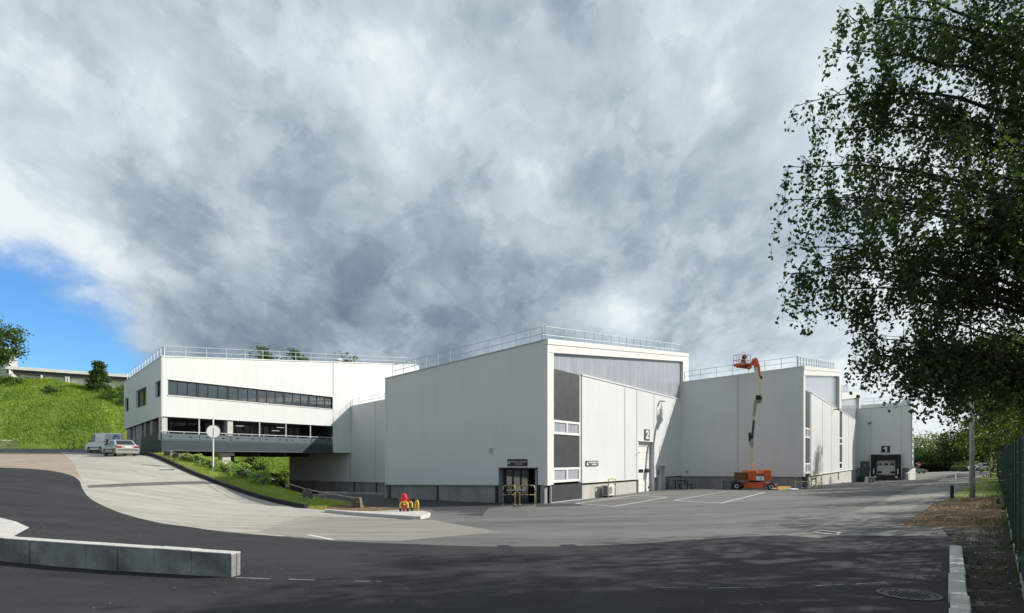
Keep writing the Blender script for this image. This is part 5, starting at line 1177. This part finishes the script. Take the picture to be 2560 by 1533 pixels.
def corner_items():
    # grey crates behind the lift
    for i, (px, lab) in enumerate(((1817, 'left of two grey plastic crates standing behind the lift wheel'), (1834, 'right of two grey plastic crates, partly behind the lift wheel'))):
        p = pg(px, 1224); e = empty('plastic_crate', p, -.1, lab, 'crate', 'grey crates behind the lift'); mb = MB(); M.setdefault('crate', mat('grey_plastic', (.17, .18, .19), .6))
        for z in (.12, .38, .64, .88): mb.box(p+UP*z, (.62, .5, .1), -.1)
        for x in (-.27, .27):
            for y in (-.2, .2): mb.box(p+Vector((x, y, .45)), (.09, .09, .9), -.1)
        mb.build('frame', M['crate'], e); mb = MB(); mb.box(p+UP*.5, (.5, .4, .72), -.1); mb.build('tub', M['crate'], e)
    # picnic bench in the dark corner
    p = pg(1704, 1223); e = empty('picnic_bench', p, 0, 'dark wooden bench with backrest in the shaded corner between the halls', 'bench')
    mb = MB(); mb.beam(p+Vector((-.9, 0, .85)), p+Vector((.55, 0, .88)), .35, .07); mb.build('table_top', M['blackp'], e)
    mb = MB(); mb.beam(p+Vector((-.3, -.4, .5)), p+Vector((1.15, -.4, .5)), .3, .06); mb.build('seat', M['blackp'], e)
    for x in (-.25, .95): mb = MB(); mb.beam(p+Vector((x, -.5, 0)), p+Vector((x-.1, -.1, .5)), .08, .08); mb.beam(p+Vector((x-.3, .2, 0)), p+Vector((x-.35, 0, .85)), .08, .08); mb.build('leg', M['blackp'], e)
    mb = MB(); mb.beam(p+Vector((.4, .3, .55)), p+Vector((.45, .3, 1.15)), .1, .1); mb.build('backrest', M['blackp'], e)
    V = VH; mb = MB(); V.rect(mb, V.s(1672), V.s(1683), -.05, .95, -.1, .35); o = mb.build('wall_cabinet', M['steel'], bevel=.02); tag(o, 'low grey cabinet against the dark plinth right of the small white door', 'cabinet')
corner_items()
# ============================================================ VEHICLES
def lathe_wheel(e, x, y, r, w, side):
    mb = MB(); mb.cyl((x, y-w/2, r), (x, y+w/2, r), r, n=24); t = mb.build('wheel', M['black'], e, local=True, bevel=.03)
    mb = MB(); yy = y+side*w/2; mb.cyl((x, yy-side*.02, r), (x, yy+side*.012, r), r*.64, r*.58, n=18); mb.build('rim', M['steel'], t, local=True)
    mb = MB()
    for k in range(5):
        a = k*1.257; mb.box((x+math.cos(a)*r*.36, yy+side*.014, r+math.sin(a)*r*.36), (.09, .004, .07), 0, ry=-a)
    mb.build('rim_hole', M['blackp'], t, local=True)
def car(name, label, loc, rz, paint, L=4.2, Wd=1.7, H=1.42, belt=.92, style='sedan', cat='car', group=None, full=True):
    e = empty(name, loc, rz, label, cat, group); h2 = Wd/2; wb = L*.31; r = .31 if style != 'van' else .32; fx, rx = wb*1.03, -wb*.97; gc = .20
    def arch(cx): return [(cx+math.cos(t)*(r+.05), max(gc, r+math.sin(t)*(r+.05))) for t in np.linspace(math.pi, 0, 9)]
    f, b = L/2, -L/2
    hood = belt-.12 if style != 'van' else belt-.02
    low = [(b+.02, .36), (b+.1, gc)]+arch(rx)+arch(fx)+[(f-.12, gc), (f-.01, .38), (f, .58), (f-.12, hood-.12), (f-.35, hood-.03)]
    if style == 'sedan': low += [(L*.19, belt), (-L*.30, belt+.03), (b+.12, belt-.01), (b, belt-.14), (b-.02, .55)]; gh = [(L*.20, belt), (L*.045, H-.03), (-.25*L*.4, H), (-L*.20, H-.05), (-L*.37, belt+.02)]
    elif style == 'hatch': low += [(L*.20, belt), (b+.10, belt+.02), (b, belt-.2), (b-.02, .5)]; gh = [(L*.21, belt), (L*.05, H-.03), (-L*.1, H), (-L*.36, H-.07), (b+.10, belt+.02)]
    elif style == 'estate': low += [(L*.20, belt), (b+.08, belt+.02), (b, belt-.2), (b-.02, .5)]; gh = [(L*.21, belt), (L*.06, H-.03), (-L*.1, H), (-L*.40, H-.04), (b+.10, belt+.02)]
    else: low += [(L*.27, belt), (b+.03, belt+.02), (b, belt-.2), (b-.02, .5)]; gh = [(L*.28, belt), (L*.14, H-.08), (L*.05, H), (-L*.42, H), (b+.03, H-.08), (b+.03, belt+.02)]
    ti = .045; tw = .16 if style != 'van' else .06
    mb = MB(); n = len(low)
    for sgn in (-1, 1):
        pts = [(x, sgn*(h2-(.05 if z > .75 else (.03 if z < .3 else 0))), z) for x, z in low]; mb.poly(pts if sgn < 0 else pts[::-1])
    for k in range(n):
        a, c = low[k], low[(k+1) % n]; ya = h2-(.05 if a[1] > .75 else (.03 if a[1] < .3 else 0)); yc = h2-(.05 if c[1] > .75 else (.03 if c[1] < .3 else 0))
        mb.poly([(a[0], -ya, a[1]), (a[0], ya, a[1]), (c[0], yc, c[1]), (c[0], -yc, c[1])])
    def gy(z): return h2-ti-tw*(z-belt)/(H-belt)
    n = len(gh)
    for sgn in (-1, 1):
        pts = [(x, sgn*gy(z), z) for x, z in gh]; mb.poly(pts if sgn < 0 else pts[::-1])
    for k in range(n-1):
        a, c = gh[k], gh[k+1]; mb.poly([(a[0], -gy(a[1]), a[1]), (a[0], gy(a[1]), a[1]), (c[0], gy(c[1]), c[1]), (c[0], -gy(c[1]), c[1])])
    body = mb.build('body', paint, e, local=True, bevel=.03)
    # side glass, windscreen, rear window
    rear_i = n-2; glass = M['glassd']
    def inset(pts, k): c = sum((Vector(p) for p in pts), Vector())/len(pts); return [c+(Vector(p)-c)*k for p in pts]
    xs = [p[0] for p in gh]; top = H-.10; bot = belt+.06
    def xat(z, front):
        seg = gh[:3] if front else gh[-3:]
        for a, c in zip(seg[:-1], seg[1:]):
            if min(a[1], c[1]) <= z <= max(a[1], c[1]): return a[0]+(c[0]-a[0])*(z-a[1])/((c[1]-a[1]) or 1)
        return seg[0][0]
    xf0, xf1 = xat(bot, True)-.12, xat(top, True)-.07; xr0, xr1 = xat(bot, False)+.16, xat(top, False)+.16
    if style == 'van': xr0 = xr1 = L*.02; xf1 = xf0-.3
    mid = (xf0+xr0)/2-.05
    for sgn in (-1, 1):
        for (a0, a1, c0, c1) in ((xf0, xf1, mid+.04, mid+.04), (mid-.04, mid-.04, xr0, xr1)):
            mb = MB(); q = [(a0, sgn*(gy(bot)+.008), bot), (a1, sgn*(gy(top)+.008), top), (c1, sgn*(gy(top)+.008), top), (c0, sgn*(gy(bot)+.008), bot)]
            mb.extrude(q, (0, -sgn*.012, 0)); mb.build('window', glass, e, local=True)
    a, c = gh[0], gh[1]; nrm = Vector((c[1]-a[1], 0, a[0]-c[0])).normalized()
    ws = [(a[0], -gy(a[1]), a[1]), (a[0], gy(a[1]), a[1]), (c[0], gy(c[1]), c[1]), (c[0], -gy(c[1]), c[1])]
    mb = MB(); mb.extrude([p+nrm*.01 for p in inset(ws, .88)], nrm*-.01); mb.build('windscreen', glass, e, local=True)
    a, c = gh[-2], gh[-1]; nrm = Vector((c[1]-a[1], 0, a[0]-c[0])).normalized()
    rw = [Vector((a[0], -gy(a[1]), a[1])), Vector((a[0], gy(a[1]), a[1])), Vector((c[0], gy(c[1]), c[1])), Vector((c[0], -gy(c[1]), c[1]))]
    if style != 'van': mb = MB(); mb.extrude([p+nrm*.012 for p in inset(rw, .84)], nrm*-.01); mb.build('rear_window', glass, e, local=True)
    for x, side in ((fx, 1), (fx, -1), (rx, 1), (rx, -1)): lathe_wheel(e, x, side*(h2-.12), r, .2, side)
    if full:
        M.setdefault('taillight', mat('tail_light', (.28, .02, .02), .25)); M.setdefault('headlight', mat('head_light', (.7, .72, .72), .15))
        for sgn in (-1, 1):
            mb = MB(); zt = belt-.16 if style != 'van' else belt+.0
            mb.box((b+.03, sgn*(h2-.24), zt), (.1, .34 if style != 'van' else .14, .15 if style != 'van' else .5)); mb.box((b+.12, sgn*(h2-.06), zt), (.2, .06, .14)); mb.build('tail_light', M['taillight'], e, local=True)
            mb = MB(); mb.box((f-.09, sgn*(h2-.26), hood-.2), (.12, .34, .14)); mb.build('headlight', M['headlight'], e, local=True)
            mb = MB(); mb.box((xf0-.1, sgn*(h2+.08), bot+.04), (.12, .17, .12)); mb.build('wing_mirror', M['blackp'], e, local=True)
            mb = MB()
            for x in (mid+.02, L*.2): mb.box((x, sgn*(h2-.02), .62), (.012, .012, .5))
            mb.box((0, sgn*(h2+.005), .56), (L*.5, .02, .06)); mb.build('door_trim', M['blackp'], e, local=True)
        mb = MB(); mb.box((b-.03, 0, .53), (.04, Wd*.9, .06)); mb.box((f+.01, 0, .45), (.04, Wd*.6, .14)); mb.build('bumper_strip', M['blackp'], e, local=True)
        mb = MB(); mb.box((b-.035, 0, .74), (.03, .5, .11)); mb.build('number_plate', M['white'], e, local=True)
        mb = MB(); mb.cyl((b-.04, -.4, .26), (b+.1, -.4, .26), .03, n=8); mb.build('exhaust', M['steel'], e, local=True)
    return e
def paint(n, c, metal=.3, rough=.3): return mat(n, c, rough, metal, .5, .02, coat=.6)
def vehicles():
    silver = paint('silver_car_paint', (.55, .55, .51), .45); whitep = paint('white_van_paint', (.75, .77, .76), 0); grey = paint('grey_car_paint', (.25, .26, .26), .5); redp = paint('dark_red_car_paint', (.10, .012, .018), .2)
    wht = paint('white_car_paint', (.72, .76, .82), 0)
    p = pg(311, 1141); p.y += 1.4; p.x -= 1.3; p.z = g1(p.x, p.y); car('parked_car', 'silver saloon car seen from behind at the top of the ramp', p, R(139), silver, 4.3, 1.72, 1.42)
    q = pg(281, 1138); q.y += 3.6; q.x -= 3.2; q.z = g1(q.x, q.y)
    v = car('parked_van', 'white van with a blue round emblem on its rear parked beside the silver car', q, R(146), whitep, 4.3, 1.80, 1.92, 1.08, 'van', 'van')
    mb = MB(); b = -2.15; mb.extrude([(b+.012, math.cos(t)*.30-.1, 1.42+math.sin(t)*.30) for t in np.linspace(0, 6.283, 21)[:-1]], (-.012, 0, 0)); mb.build('emblem', mat('blue_emblem', (.12, .2, .38), .5), v, local=True)
    mb = MB(); mb.extrude([(b-.004, math.cos(t)*.2-.15, 1.40+math.sin(t)*.2) for t in np.linspace(0, 6.283, 17)[:-1]], (-.01, 0, 0)); mb.box((b+.0, -.1, 1.78), (.02, .35, .06)); mb.build('emblem_centre', mat('pale_blue_emblem', (.5, .6, .75), .5), v, local=True)
    # cars far right
    d = 121
    for px, lab, st in ((2456, 'nearest white car parked at the far end of the road behind the lamp post', 'hatch'), (2492, 'second white car at the far end of the road, cut by the fence', 'hatch')):
        x = (px-CX)/F*d; car('parked_car', lab, (x, d+(4 if px > 2480 else 0), g1(x, d)), R(172), wht, 4.4, 1.8, 1.5, .95, st, group='white cars at the far end')
    x = (2297-CX)/F*126; car('parked_car', 'grey car partly behind the dock building corner at the far end', (x-1.0, 126, g1(x, 126)), R(-6), grey, 4.6, 1.8, 1.45, .92, 'hatch')
    x = (2297-CX)/F*150; car('parked_car', 'dark red car behind the grey one beside the far building corner', (x-1.2, 150, g1(x, 150)), R(-80), redp, 4.4, 1.85, 1.75, 1.05, 'estate')
vehicles()
def roadsigns():
    for px, py, d, s, lab in ((2297, 1161, 138, .95, 'dark no entry sign with white bar above the red car'), (2405, 1158.5, 150, 1.15, 'small square no entry sign above the far planted island')):
        x = (px-CX)/F*d; z = CZ+(HY-py)/F*d; zb_ = g1(x, d); e = empty('no_entry_sign', (x, d, zb_), 0, lab, 'road sign'); mb = MB(); mb.cyl((x, d, zb_), (x, d, z+.6), .05); mb.build('pole', M['galv'], e)
        mb = MB(); mb.cyl((x, d-.06, z), (x, d-.10, z), s*.5, n=24); dk = mb.build('disc', mat('sign_red', (.40, .03, .03), .5), e); mb = MB(); mb.box((x, d-.12, z), (s*.7, .02, s*.16)); mb.build('bar', M['white'], dk)
roadsigns()
def bicycle():
    p = pg(200, 1126); e = empty('bicycle', p, 0, 'dark bicycle leaning at the foot of the grassy slope left of the van', 'bicycle')
    a = p+Vector((-.95, 0, .36)); b = p+Vector((.85, .2, .36)); up = Vector((0, 0, 1)); ax = (b-a).normalized()
    for c in (a, b):
        mb = MB(); mb.tube([c+ax*math.cos(t)*.34+up*math.sin(t)*.34 for t in np.linspace(0, 6.283, 25)[:-1]], .022, 6, close=True); w = mb.build('wheel', M['black'], e)
        mb = MB()
        for k in range(8): t = k*.785; mb.cyl(c, c+ax*math.cos(t)*.33+up*math.sin(t)*.33, .004, n=4)
        mb.build('spoke', M['steel'], w)
    bb = a.lerp(b, .46)-up*.05; st = a.lerp(b, .6)+up*.5; hd = a.lerp(b, .2)+up*.52; mb = MB()
    for q, r_ in ((bb, st), (bb, hd), (st, hd), (st, b), (bb, b), (hd, a)): mb.cyl(q, r_, .02, n=6)
    mb.build('frame', M['blackp'], e); mb = MB(); mb.box(st+up*.1, (.28, .14, .06)); mb.cyl(st, st+up*.08, .015); mb.build('saddle', M['black'], e)
    mb = MB(); h = hd+up*.14-ax*.03; mb.cyl(hd, h, .015); mb.cyl(h-Vector((0, .28, 0)), h+Vector((0, .28, 0)), .016); mb.cyl(h, h-ax*.18, .014); mb.build('handlebar', M['blackp'], e)
bicycle()
def crowd_barrier():
    a = pg(-30, 1123); b = pg(40, 1122); e = empty('crowd_barrier', a, 0, 'grey metal crowd barrier with a small red and white plate at the left edge', 'barrier'); mb = MB()
    H = .95; mb.tube([a, a+UP*H, b+UP*H, b], .03, 6); mb.cyl(a+UP*.2, b+UP*.2, .025)
    mb.build('frame', M['galv'], e); mb = MB()
    for k in range(1, 22): c = a.lerp(b, k/22); mb.cyl(c+UP*.2, c+UP*H, .01, n=4)
    mb.build('bar', M['galv'], e); mb = MB(); c = a.lerp(b, .78)+UP*.42+Vector((0, -.04, 0)); mb.box(c, (.5, .02, .24)); pl = mb.build('plate', M['white'], e); mb = MB(); mb.box(c+Vector((0, -.013, -.04)), (.46, .006, .1)); mb.build('stripe', M['red'], pl)
crowd_barrier()
# ============================================================ VEGETATION
def birch():
    base = Vector((10.6, 10.2, g1(10.6, 10.2))); e = empty('birch_tree', base, 0, 'large drooping birch with dark leaves overhanging the upper right of the photo', 'tree')
    rnd = random.Random(11); tr = MB(); tp = [base-UP*.2, base+Vector((-.1, 0, 3)), base+Vector((-.3, -.2, 6)), base+Vector((-.7, -.3, 9)), base+Vector((-1.1, -.4, 12.5))]
    tr.tube(tp, [.24, .2, .16, .11, .04], 10)
    def trunk_at(z):
        for a, b in zip(tp[:-1], tp[1:]):
            if a.z <= z <= b.z: return a.lerp(b, (z-a.z)/(b.z-a.z))
        return tp[-1]
    tips = [(2190,-20,9.5),(2120,60,9),(2085,130,8.6),(2120,200,9.2),(1995,260,9),(2040,330,9.6),(1968,420,8.6),(1955,505,8.4),(2030,500,9.5),(1972,610,8.8),(2060,640,9.6),(2050,730,9),(2130,780,9.2),(2150,855,9.4),(2235,880,9.3),(2285,930,9.0),(2330,905,9.4),
            (2300,800,10),(2320,720,10.2),(2250,600,9.2),(2240,420,8.8),(2150,250,9.2),(2300,250,9),(2350,90,9.6),(2450,150,9),(2500,420,8.4),(2440,560,9.4),(2460,560,8.8),(2600,640,8.4),(2150,520,8),(2200,700,8.6),(2350,480,8),(2400,330,8),
            (2250,60,8.6),(2530,40,8.5),(2120,400,9.8),(2550,560,9.6),(2540,250,9.4),(2450,-60,9),(2600,600,8),(2120,650,8.9),(2325,965,9.3),(2245,925,9.2),(1962,690,8.6),(2300,870,9.4),(2160,900,9.2)]
    LC = []; tw = MB()
    for (px, py, d) in tips:
        tip = P(px, py, d); z0 = max(base.z+2.8, min(11, tip.z-rnd.uniform(.2, 1.6))); o = trunk_at(z0); L = (tip-o).length
        mid = o.lerp(tip, .55)+UP*L*.16+Vector((rnd.uniform(-.3, .3), rnd.uniform(-.5, .5), 0)); path = []
        for i in range(13):
            t = i/12; path.append(o*(1-t)**2+mid*2*t*(1-t)+tip*t*t+Vector((rnd.uniform(-.04, .04), rnd.uniform(-.04, .04), rnd.uniform(-.04, .04)))*(i > 0))
        tr.tube(path, [max(.005, .048*(1-t/12)**1.2+.004) for t in range(13)], 6)
        for k in range(33):
            t = rnd.uniform(.18, 1)**.85; q = path[min(12, int(t*12))].lerp(path[min(12, int(t*12)+1)], (t*12) % 1); spread = .25+.85*(1-t)+.1
            dv = Vector((rnd.gauss(0, 1), rnd.gauss(0, 1), rnd.gauss(0, .55)+.1)); dv.normalize(); s = q+dv*spread*rnd.uniform(.4, 1.1)*.9
            tw.tube([q, q.lerp(s, .5)+UP*.05, s], [.007, .005, .003], 3)
            for j in range(rnd.choice((2, 3, 3, 4))):
                st = q.lerp(s, rnd.uniform(.35, 1)); ln = rnd.uniform(.15, .62)*(1.15 if t > .8 else .9); dr = Vector((rnd.uniform(-.3, .3), rnd.uniform(-.3, .3), -1)).normalized(); en = st+dr*ln
                tw.tube([st, st.lerp(en, .5)+Vector((rnd.uniform(-.04, .04), rnd.uniform(-.04, .04), 0)), en], [.0025, .002, .0015], 3)
                m = int(ln/.030); u = np.linspace(.05, 1, max(2, m))[:, None]; pts = np.array(st)[None]*(1-u)+np.array(en)[None]*u; LC.append(pts+RNG.normal(size=pts.shape)*.045)
    tr.build('trunk', M['barkd'], e, smooth=True); tw.build('twig', M['barkd'], e)
    C = np.concatenate(LC); leafobj('crown', C, .070, M['leafb'], e, droop=.35, origin=base); print('birch leaves', len(C))
birch()
def woods():
    # trees beyond the fence at right
    spec = [(49.5,52,15,4.6,'leafo','tall olive green tree leaning over the fence nearest the camera'),(57,63,18,5.4,'leafd','dark tree behind the fence, second from the camera'),(61.5,73,20,5.6,'leafo','tallest olive tree behind the fence beside the lamp post'),
            (72.5,85,17,5.0,'leafd','dark tree behind the fence just right of the lamp post'),(87,97,16,5.,'leafo','olive tree far along the fence above the white cars'),(44,43,14,4.6,'leafd','dark tree pressed against the fence at the right edge'),(103,112,15,5.,'leafd','farthest dark tree of the row behind the fence')]
    for i, (x, y, h, r, mt, lab) in enumerate(spec):
        tree('fence_tree', lab, 'tree', (x, y, g1(x, y)-.2), h, r, M[mt], 95, 100, .30, .7, cbot=(.02 if y < 80 else .17), group='trees beyond the fence')
    # shelterbelt to the right of the frame: it shades the foreground
    sh = [(18.5,11,17,4.2,'second'),(24,16,17,4.4,'third'),(20,4,16,4.2,'first'),(29,23,13,3.4,'fifth'),(35,31,13,3.4,'sixth'),(16,-4,14,3.8,'nearest'),(42,40,14,3.6,'seventh'),(33,14,18,4.6,'tallest set back')]
    for i, (x, y, h, r, w) in enumerate(sh):
        tree('shelter_tree', w+' tree of the belt beyond the right edge, shading the yard', 'tree', (x, y, g1(x, y)-.2), h, r, M['leafo'], 50, 60, .27, .55, cbot=.10, group='trees outside the right edge')
    # far end
    tree('dark_tree', 'broad dark tree at the far end of the road left of the lamp post', 'tree', (115, 146, 0), 11.5, 6.5, M['leafd'], 120, 110, .45, .9, cbot=.0)
    tree('dark_tree', 'dark tree behind the lamp post at the far end of the road', 'tree', (125, 150, 0), 12.5, 6, M['leafd'], 110, 100, .45, .9, cbot=.0)
    tree('dark_tree', 'darkest tree above the white cars at the far end', 'tree', (128, 136, 0), 12, 6, M['leafd'], 110, 100, .42, .9, cbot=.0)
    tree('pale_tree', 'pale wispy tree rising behind the dark trees at the far end', 'tree', (143, 198, 0), 12, 8, M['leafp'], 60, 70, .5, 1.1, cbot=.1)
    tree('green_bush', 'rounded green bush beside the corner of the far building', 'bush', (121, 170, -.3), 7, 5.5, M['leafg'], 90, 90, .4, .8, cbot=.0)
    tree('green_bush', 'lower green bush between the pale tree and the dark trees', 'bush', (117, 160, -.3), 6.2, 4.5, M['leafd'], 80, 90, .4, .8, cbot=.0)
    mb = MB()
    hd = empty('dark_hedge', (116, 152, -.2), 0, 'low dark clipped hedge across the far end of the road', 'hedge')
    C = RNG.uniform(size=(9000, 3))*np.array([16, 2.2, 2.3])+np.array([105, 151, -.2]); leafobj('foliage', C, .4, M['leafd'], hd, origin=(116, 152, -.2))
    for i, (x, y, r, mt, lab) in enumerate(((99, 128, 1.6, 'leafd', 'dark rounded shrub at the left end of the far planted island'), (103, 130, 2.3, 'leafo', 'brownish shrub in the middle of the far planted island'), (107.5, 129, 2.5, 'leafo', 'brownish shrub at the right end of the far planted island'), (104, 125, 1.1, 'leafp', 'low pale boulder-like shrub at the front of the far island'))):
        z = g1(x, y); b = empty('island_shrub', (x, y, z), 0, lab, 'shrub', 'shrubs on the far island'); C = ellipsoid_clumps((x, y, z+r*.35), (r, r, r*.6), 26, 70, .35, .3); leafobj('foliage', C[C[:, 2] > z], .22, M[mt], b, origin=(x, y, z))
    # left side
    b = (-92.8, 103, 15.0); tree('leafy_tree', 'bright green broadleaf tree at the left edge above the grassy slope', 'tree', b, 13.2, 4.7, M['leafg'], 80, 70, .38, .62, cbot=.35, bark='bark')
    p = hz(3.55, .93); tree('conifer', 'young conical evergreen on the slope beside the office building', 'tree', (-77, 108, 13.6), 7.6, 3.0, M['leafg'], 150, 60, .30, .35, cbot=.0, conifer=True)
    for i, (px, d, py, r, mt, lab) in enumerate(((310, 108, 985, 2.6, 'leafo', 'tall shrub squeezed between the evergreen and the office wall'), (133, 104, 985, 1.9, 'leafd', 'dark sprawling bush in the middle of the grassy slope'), (35, 108, 962, 2.5, 'leafg', 'green bush below the leafy tree at the crest'), (285, 102, 1000, 2.6, 'leafg', 'green shrub at the foot of the evergreen'))):
        c = P(px, py, d); b = empty('hill_shrub', (c.x, c.y, c.z-r*.6), 0, lab, 'shrub', 'shrubs on the grassy slope'); C = ellipsoid_clumps(c, (r*1.2, r, r*.62), 40, 70, .3, .25); leafobj('foliage', C, .22, M[mt], b, origin=(c.x, c.y, c.z-r*.6))
    for i, (px, py, r, lab) in enumerate(((662, 864, 2.9, 'leftmost and tallest tree crown showing over the office roof'), (735, 873, 3.0, 'middle tree crown showing over the office roof'), (868, 884, 2.4, 'rightmost small tree crown peeping over the office roof'))):
        c = P(px, py, 108); tree('roofline_tree', lab, 'tree', (c.x, c.y, 11.5), c.z-11.5, r, M['leafg'], 60, 60, .32, .5, cbot=.2, group='trees behind the office roof')
    for i, (px, d, zc) in enumerate(((560, 92, 1.8), (598, 91, 1.0), (628, 93, 1.6), (690, 93, -.4))):
        x = (px-CX)/F*d; b = empty('bank_shrub', (x, d, zc-1), 0, ['leftmost dark shrub seen through the passage under the office', 'second dark shrub from the left seen through the passage under the office', 'third shrub from the left seen through the passage under the office', 'rightmost shrub seen through the passage under the office'][i], 'shrub', 'shrubs on the bank behind the passage')
        C = ellipsoid_clumps((x, d, zc), (2.4, 1.5, 1.6), 30, 60, .4, .2); leafobj('foliage', C, .28, M['leafd' if i % 2 == 0 else 'leafg'], b, origin=(x, d, zc-1))
woods()
def blades(name, pts, h, w, mt, kind='stuff'):
    """short grass: thin leaning blades"""
    n = len(pts); a = RNG.uniform(0, 6.283, n); hh = h*RNG.uniform(.5, 1.2, n); lean = RNG.normal(size=(n, 2))*.35*hh[:, None]
    dx = np.c_[np.cos(a), np.sin(a), np.zeros(n)]*w/2; t = pts+np.c_[lean, hh]
    V = np.stack([pts-dx, pts+dx, t], 1).reshape(-1, 3); me = bpy.data.meshes.new(name); me.from_pydata(V.tolist(), [], np.arange(3*n).reshape(-1, 3).tolist()); me.materials.append(mt); me.update()
    o = bpy.data.objects.new(name, me); SC.collection.objects.link(o); tag(o, kind=kind)
def grasses():
    v = np.array([tuple(p) for p in verge]); x0, y0 = v.min(0); x1, y1 = v.max(0); X = RNG.uniform(x0, x1, 150000); Y = RNG.uniform(y0, y1, 150000)
    m = pip(verge, X, Y); X, Y = X[m], Y[m]; r = rdist(X, Y); k = (r > .15) & (r < 4.2) & (X < -11.6); X, Y = X[k][:42000], Y[k][:42000]
    pts = np.c_[X, Y, G(X, Y)-.02]; blades('verge_grass', pts, .19, .028, M['blade'])
    # white flowers in the verge
    k = (X > -20) & (X < -13) & (RNG.uniform(size=len(X)) < .010); C = pts[k]+np.array([0, 0, .2]); leafobj('white_flowers', C, .07, M['white']); tag(bpy.data.objects['white_flowers'], kind='stuff')
    poly = grassp; v = np.array([tuple(p) for p in poly]); x0, y0 = v.min(0); x1, y1 = v.max(0); X = RNG.uniform(x0, x1, 60000); Y = RNG.uniform(y0, y1, 60000); m = pip(poly, X, Y); X, Y = X[m][:16000], Y[m][:16000]
    blades('strip_grass', np.c_[X, Y, G(X, Y)-.01], .10, .035, M['blade'])
    # sparse weeds along the fence foot
    t = RNG.uniform(-2, 60, 5000); o = RNG.uniform(.0, .9, 5000)**2; X = FA.x+FD.x*t-o*.8; Y = FA.y+FD.y*t+o*.6; clump = (np.sin(t*1.9)+np.sin(t*.7+1)) > .1; X, Y = X[clump], Y[clump]
    blades('fence_weeds', np.c_[X, Y, G(X, Y)-.01], .12, .018, M['leafg'])
    # meadow on the hill
    n = 80000; u = RNG.uniform(1, 9, n); s = RNG.uniform(0, 1.02, n); P_ = []
    for a, b in zip(u, s):
        r = hz(a, b); P_.append((r.x, r.y, r.z-.05))
    blades('meadow_grass', np.array(P_), .42, .16, M['bladeh'])
    # wood chips and dead leaves on the soil and gravel
    for nm, poly, cnt, mt in (('wood_chips', soilp, 6000, mat('wood_chip', (.42, .28, .15), .9, var=.4, vs=8, world=True)), ('leaf_litter', gravp, 5000, mat('dead_leaf', (.12, .075, .04), .9, var=.5, vs=8, world=True)), ('bed_litter', soilv, 1500, bpy.data.materials['wood_chip'] if 'wood_chip' in bpy.data.materials else M['soil'])):
        v = np.array([tuple(p) for p in poly]); x0, y0 = v.min(0); x1, y1 = v.max(0); X = RNG.uniform(x0, x1, cnt*3); Y = RNG.uniform(y0, y1, cnt*3); m = pip(poly, X, Y); w = (np.sin(X*1.1+Y*.5)+np.sin(Y*1.7-X*.4)+RNG.normal(size=len(X))*.8) > .2; X, Y = X[m & w][:cnt], Y[m & w][:cnt]
        if nm == 'bed_litter': mt = bpy.data.materials['wood_chip']
        leafobj(nm, np.c_[X, Y, G(X, Y)+.012], .055, mt, flat=.93); tag(bpy.data.objects[nm], kind='stuff')
    # stones on the gravel strip and chippings
    st = MB(); rnd = random.Random(4)
    v = np.array([tuple(p) for p in gravp]); x0, y0 = v.min(0); x1, y1 = v.max(0)
    X = RNG.uniform(x0, x1, 9000); Y = RNG.uniform(y0, y1, 9000); m = pip(gravp, X, Y); X, Y = X[m], Y[m]; Z = G(X, Y)
    for x, y, z in zip(X[:2600], Y[:2600], Z[:2600]):
        s = rnd.choice((.012, .016, .022, .03, .045 if rnd.random() < .25 else .02)); i = len(st.v); a = rnd.uniform(0, 3)
        for k in range(5): t = a+k*1.257; st.v.append((x+math.cos(t)*s*rnd.uniform(.7, 1.3), y+math.sin(t)*s*rnd.uniform(.7, 1.3), z))
        st.v.append((x, y, z+s*.7))
        for k in range(5): st.f.append((i+k, i+(k+1) % 5, i+5)); st.m.append(0 if rnd.random() < .8 else 1)
    o = st.build('gravel', [mat('dark_stone', (.10, .095, .085), .9, var=.3, vs=20, world=True), mat('pale_stone', (.34, .33, .30), .9, world=True)]); tag(o, kind='stuff')
    st = MB()
    for (px, py, n, sp) in ((100, 1345, 25, .5), (300, 1340, 40, 1.2), (60, 1300, 20, .8), (620, 1425, 10, .4), (500, 1480, 14, 1.5), (1000, 1480, 20, 3), (1500, 1400, 16, 3), (1810, 1508, 8, .3), (2350, 1300, 40, 1.2), (600, 1417, 3, .2), (1100, 1530, 6, .8), (130, 1420, 12, 1.)):
        c = pg(px, py)
        for _ in range(n):
            x = c.x+rnd.gauss(0, sp); y = c.y+rnd.gauss(0, sp*.5); z = g1(x, y); s = rnd.uniform(.005, .014); i = len(st.v)
            for k in range(4): t = k*1.57+rnd.random(); st.v.append((x+math.cos(t)*s, y+math.sin(t)*s, z))
            st.v.append((x, y, z+s*.7))
            for k in range(4): st.f.append((i+k, i+(k+1) % 4, i+4)); st.m.append(0)
    o = st.build('loose_chippings', mat('chippings', (.32, .31, .29), .9, world=True)); tag(o, kind='stuff')
grasses()
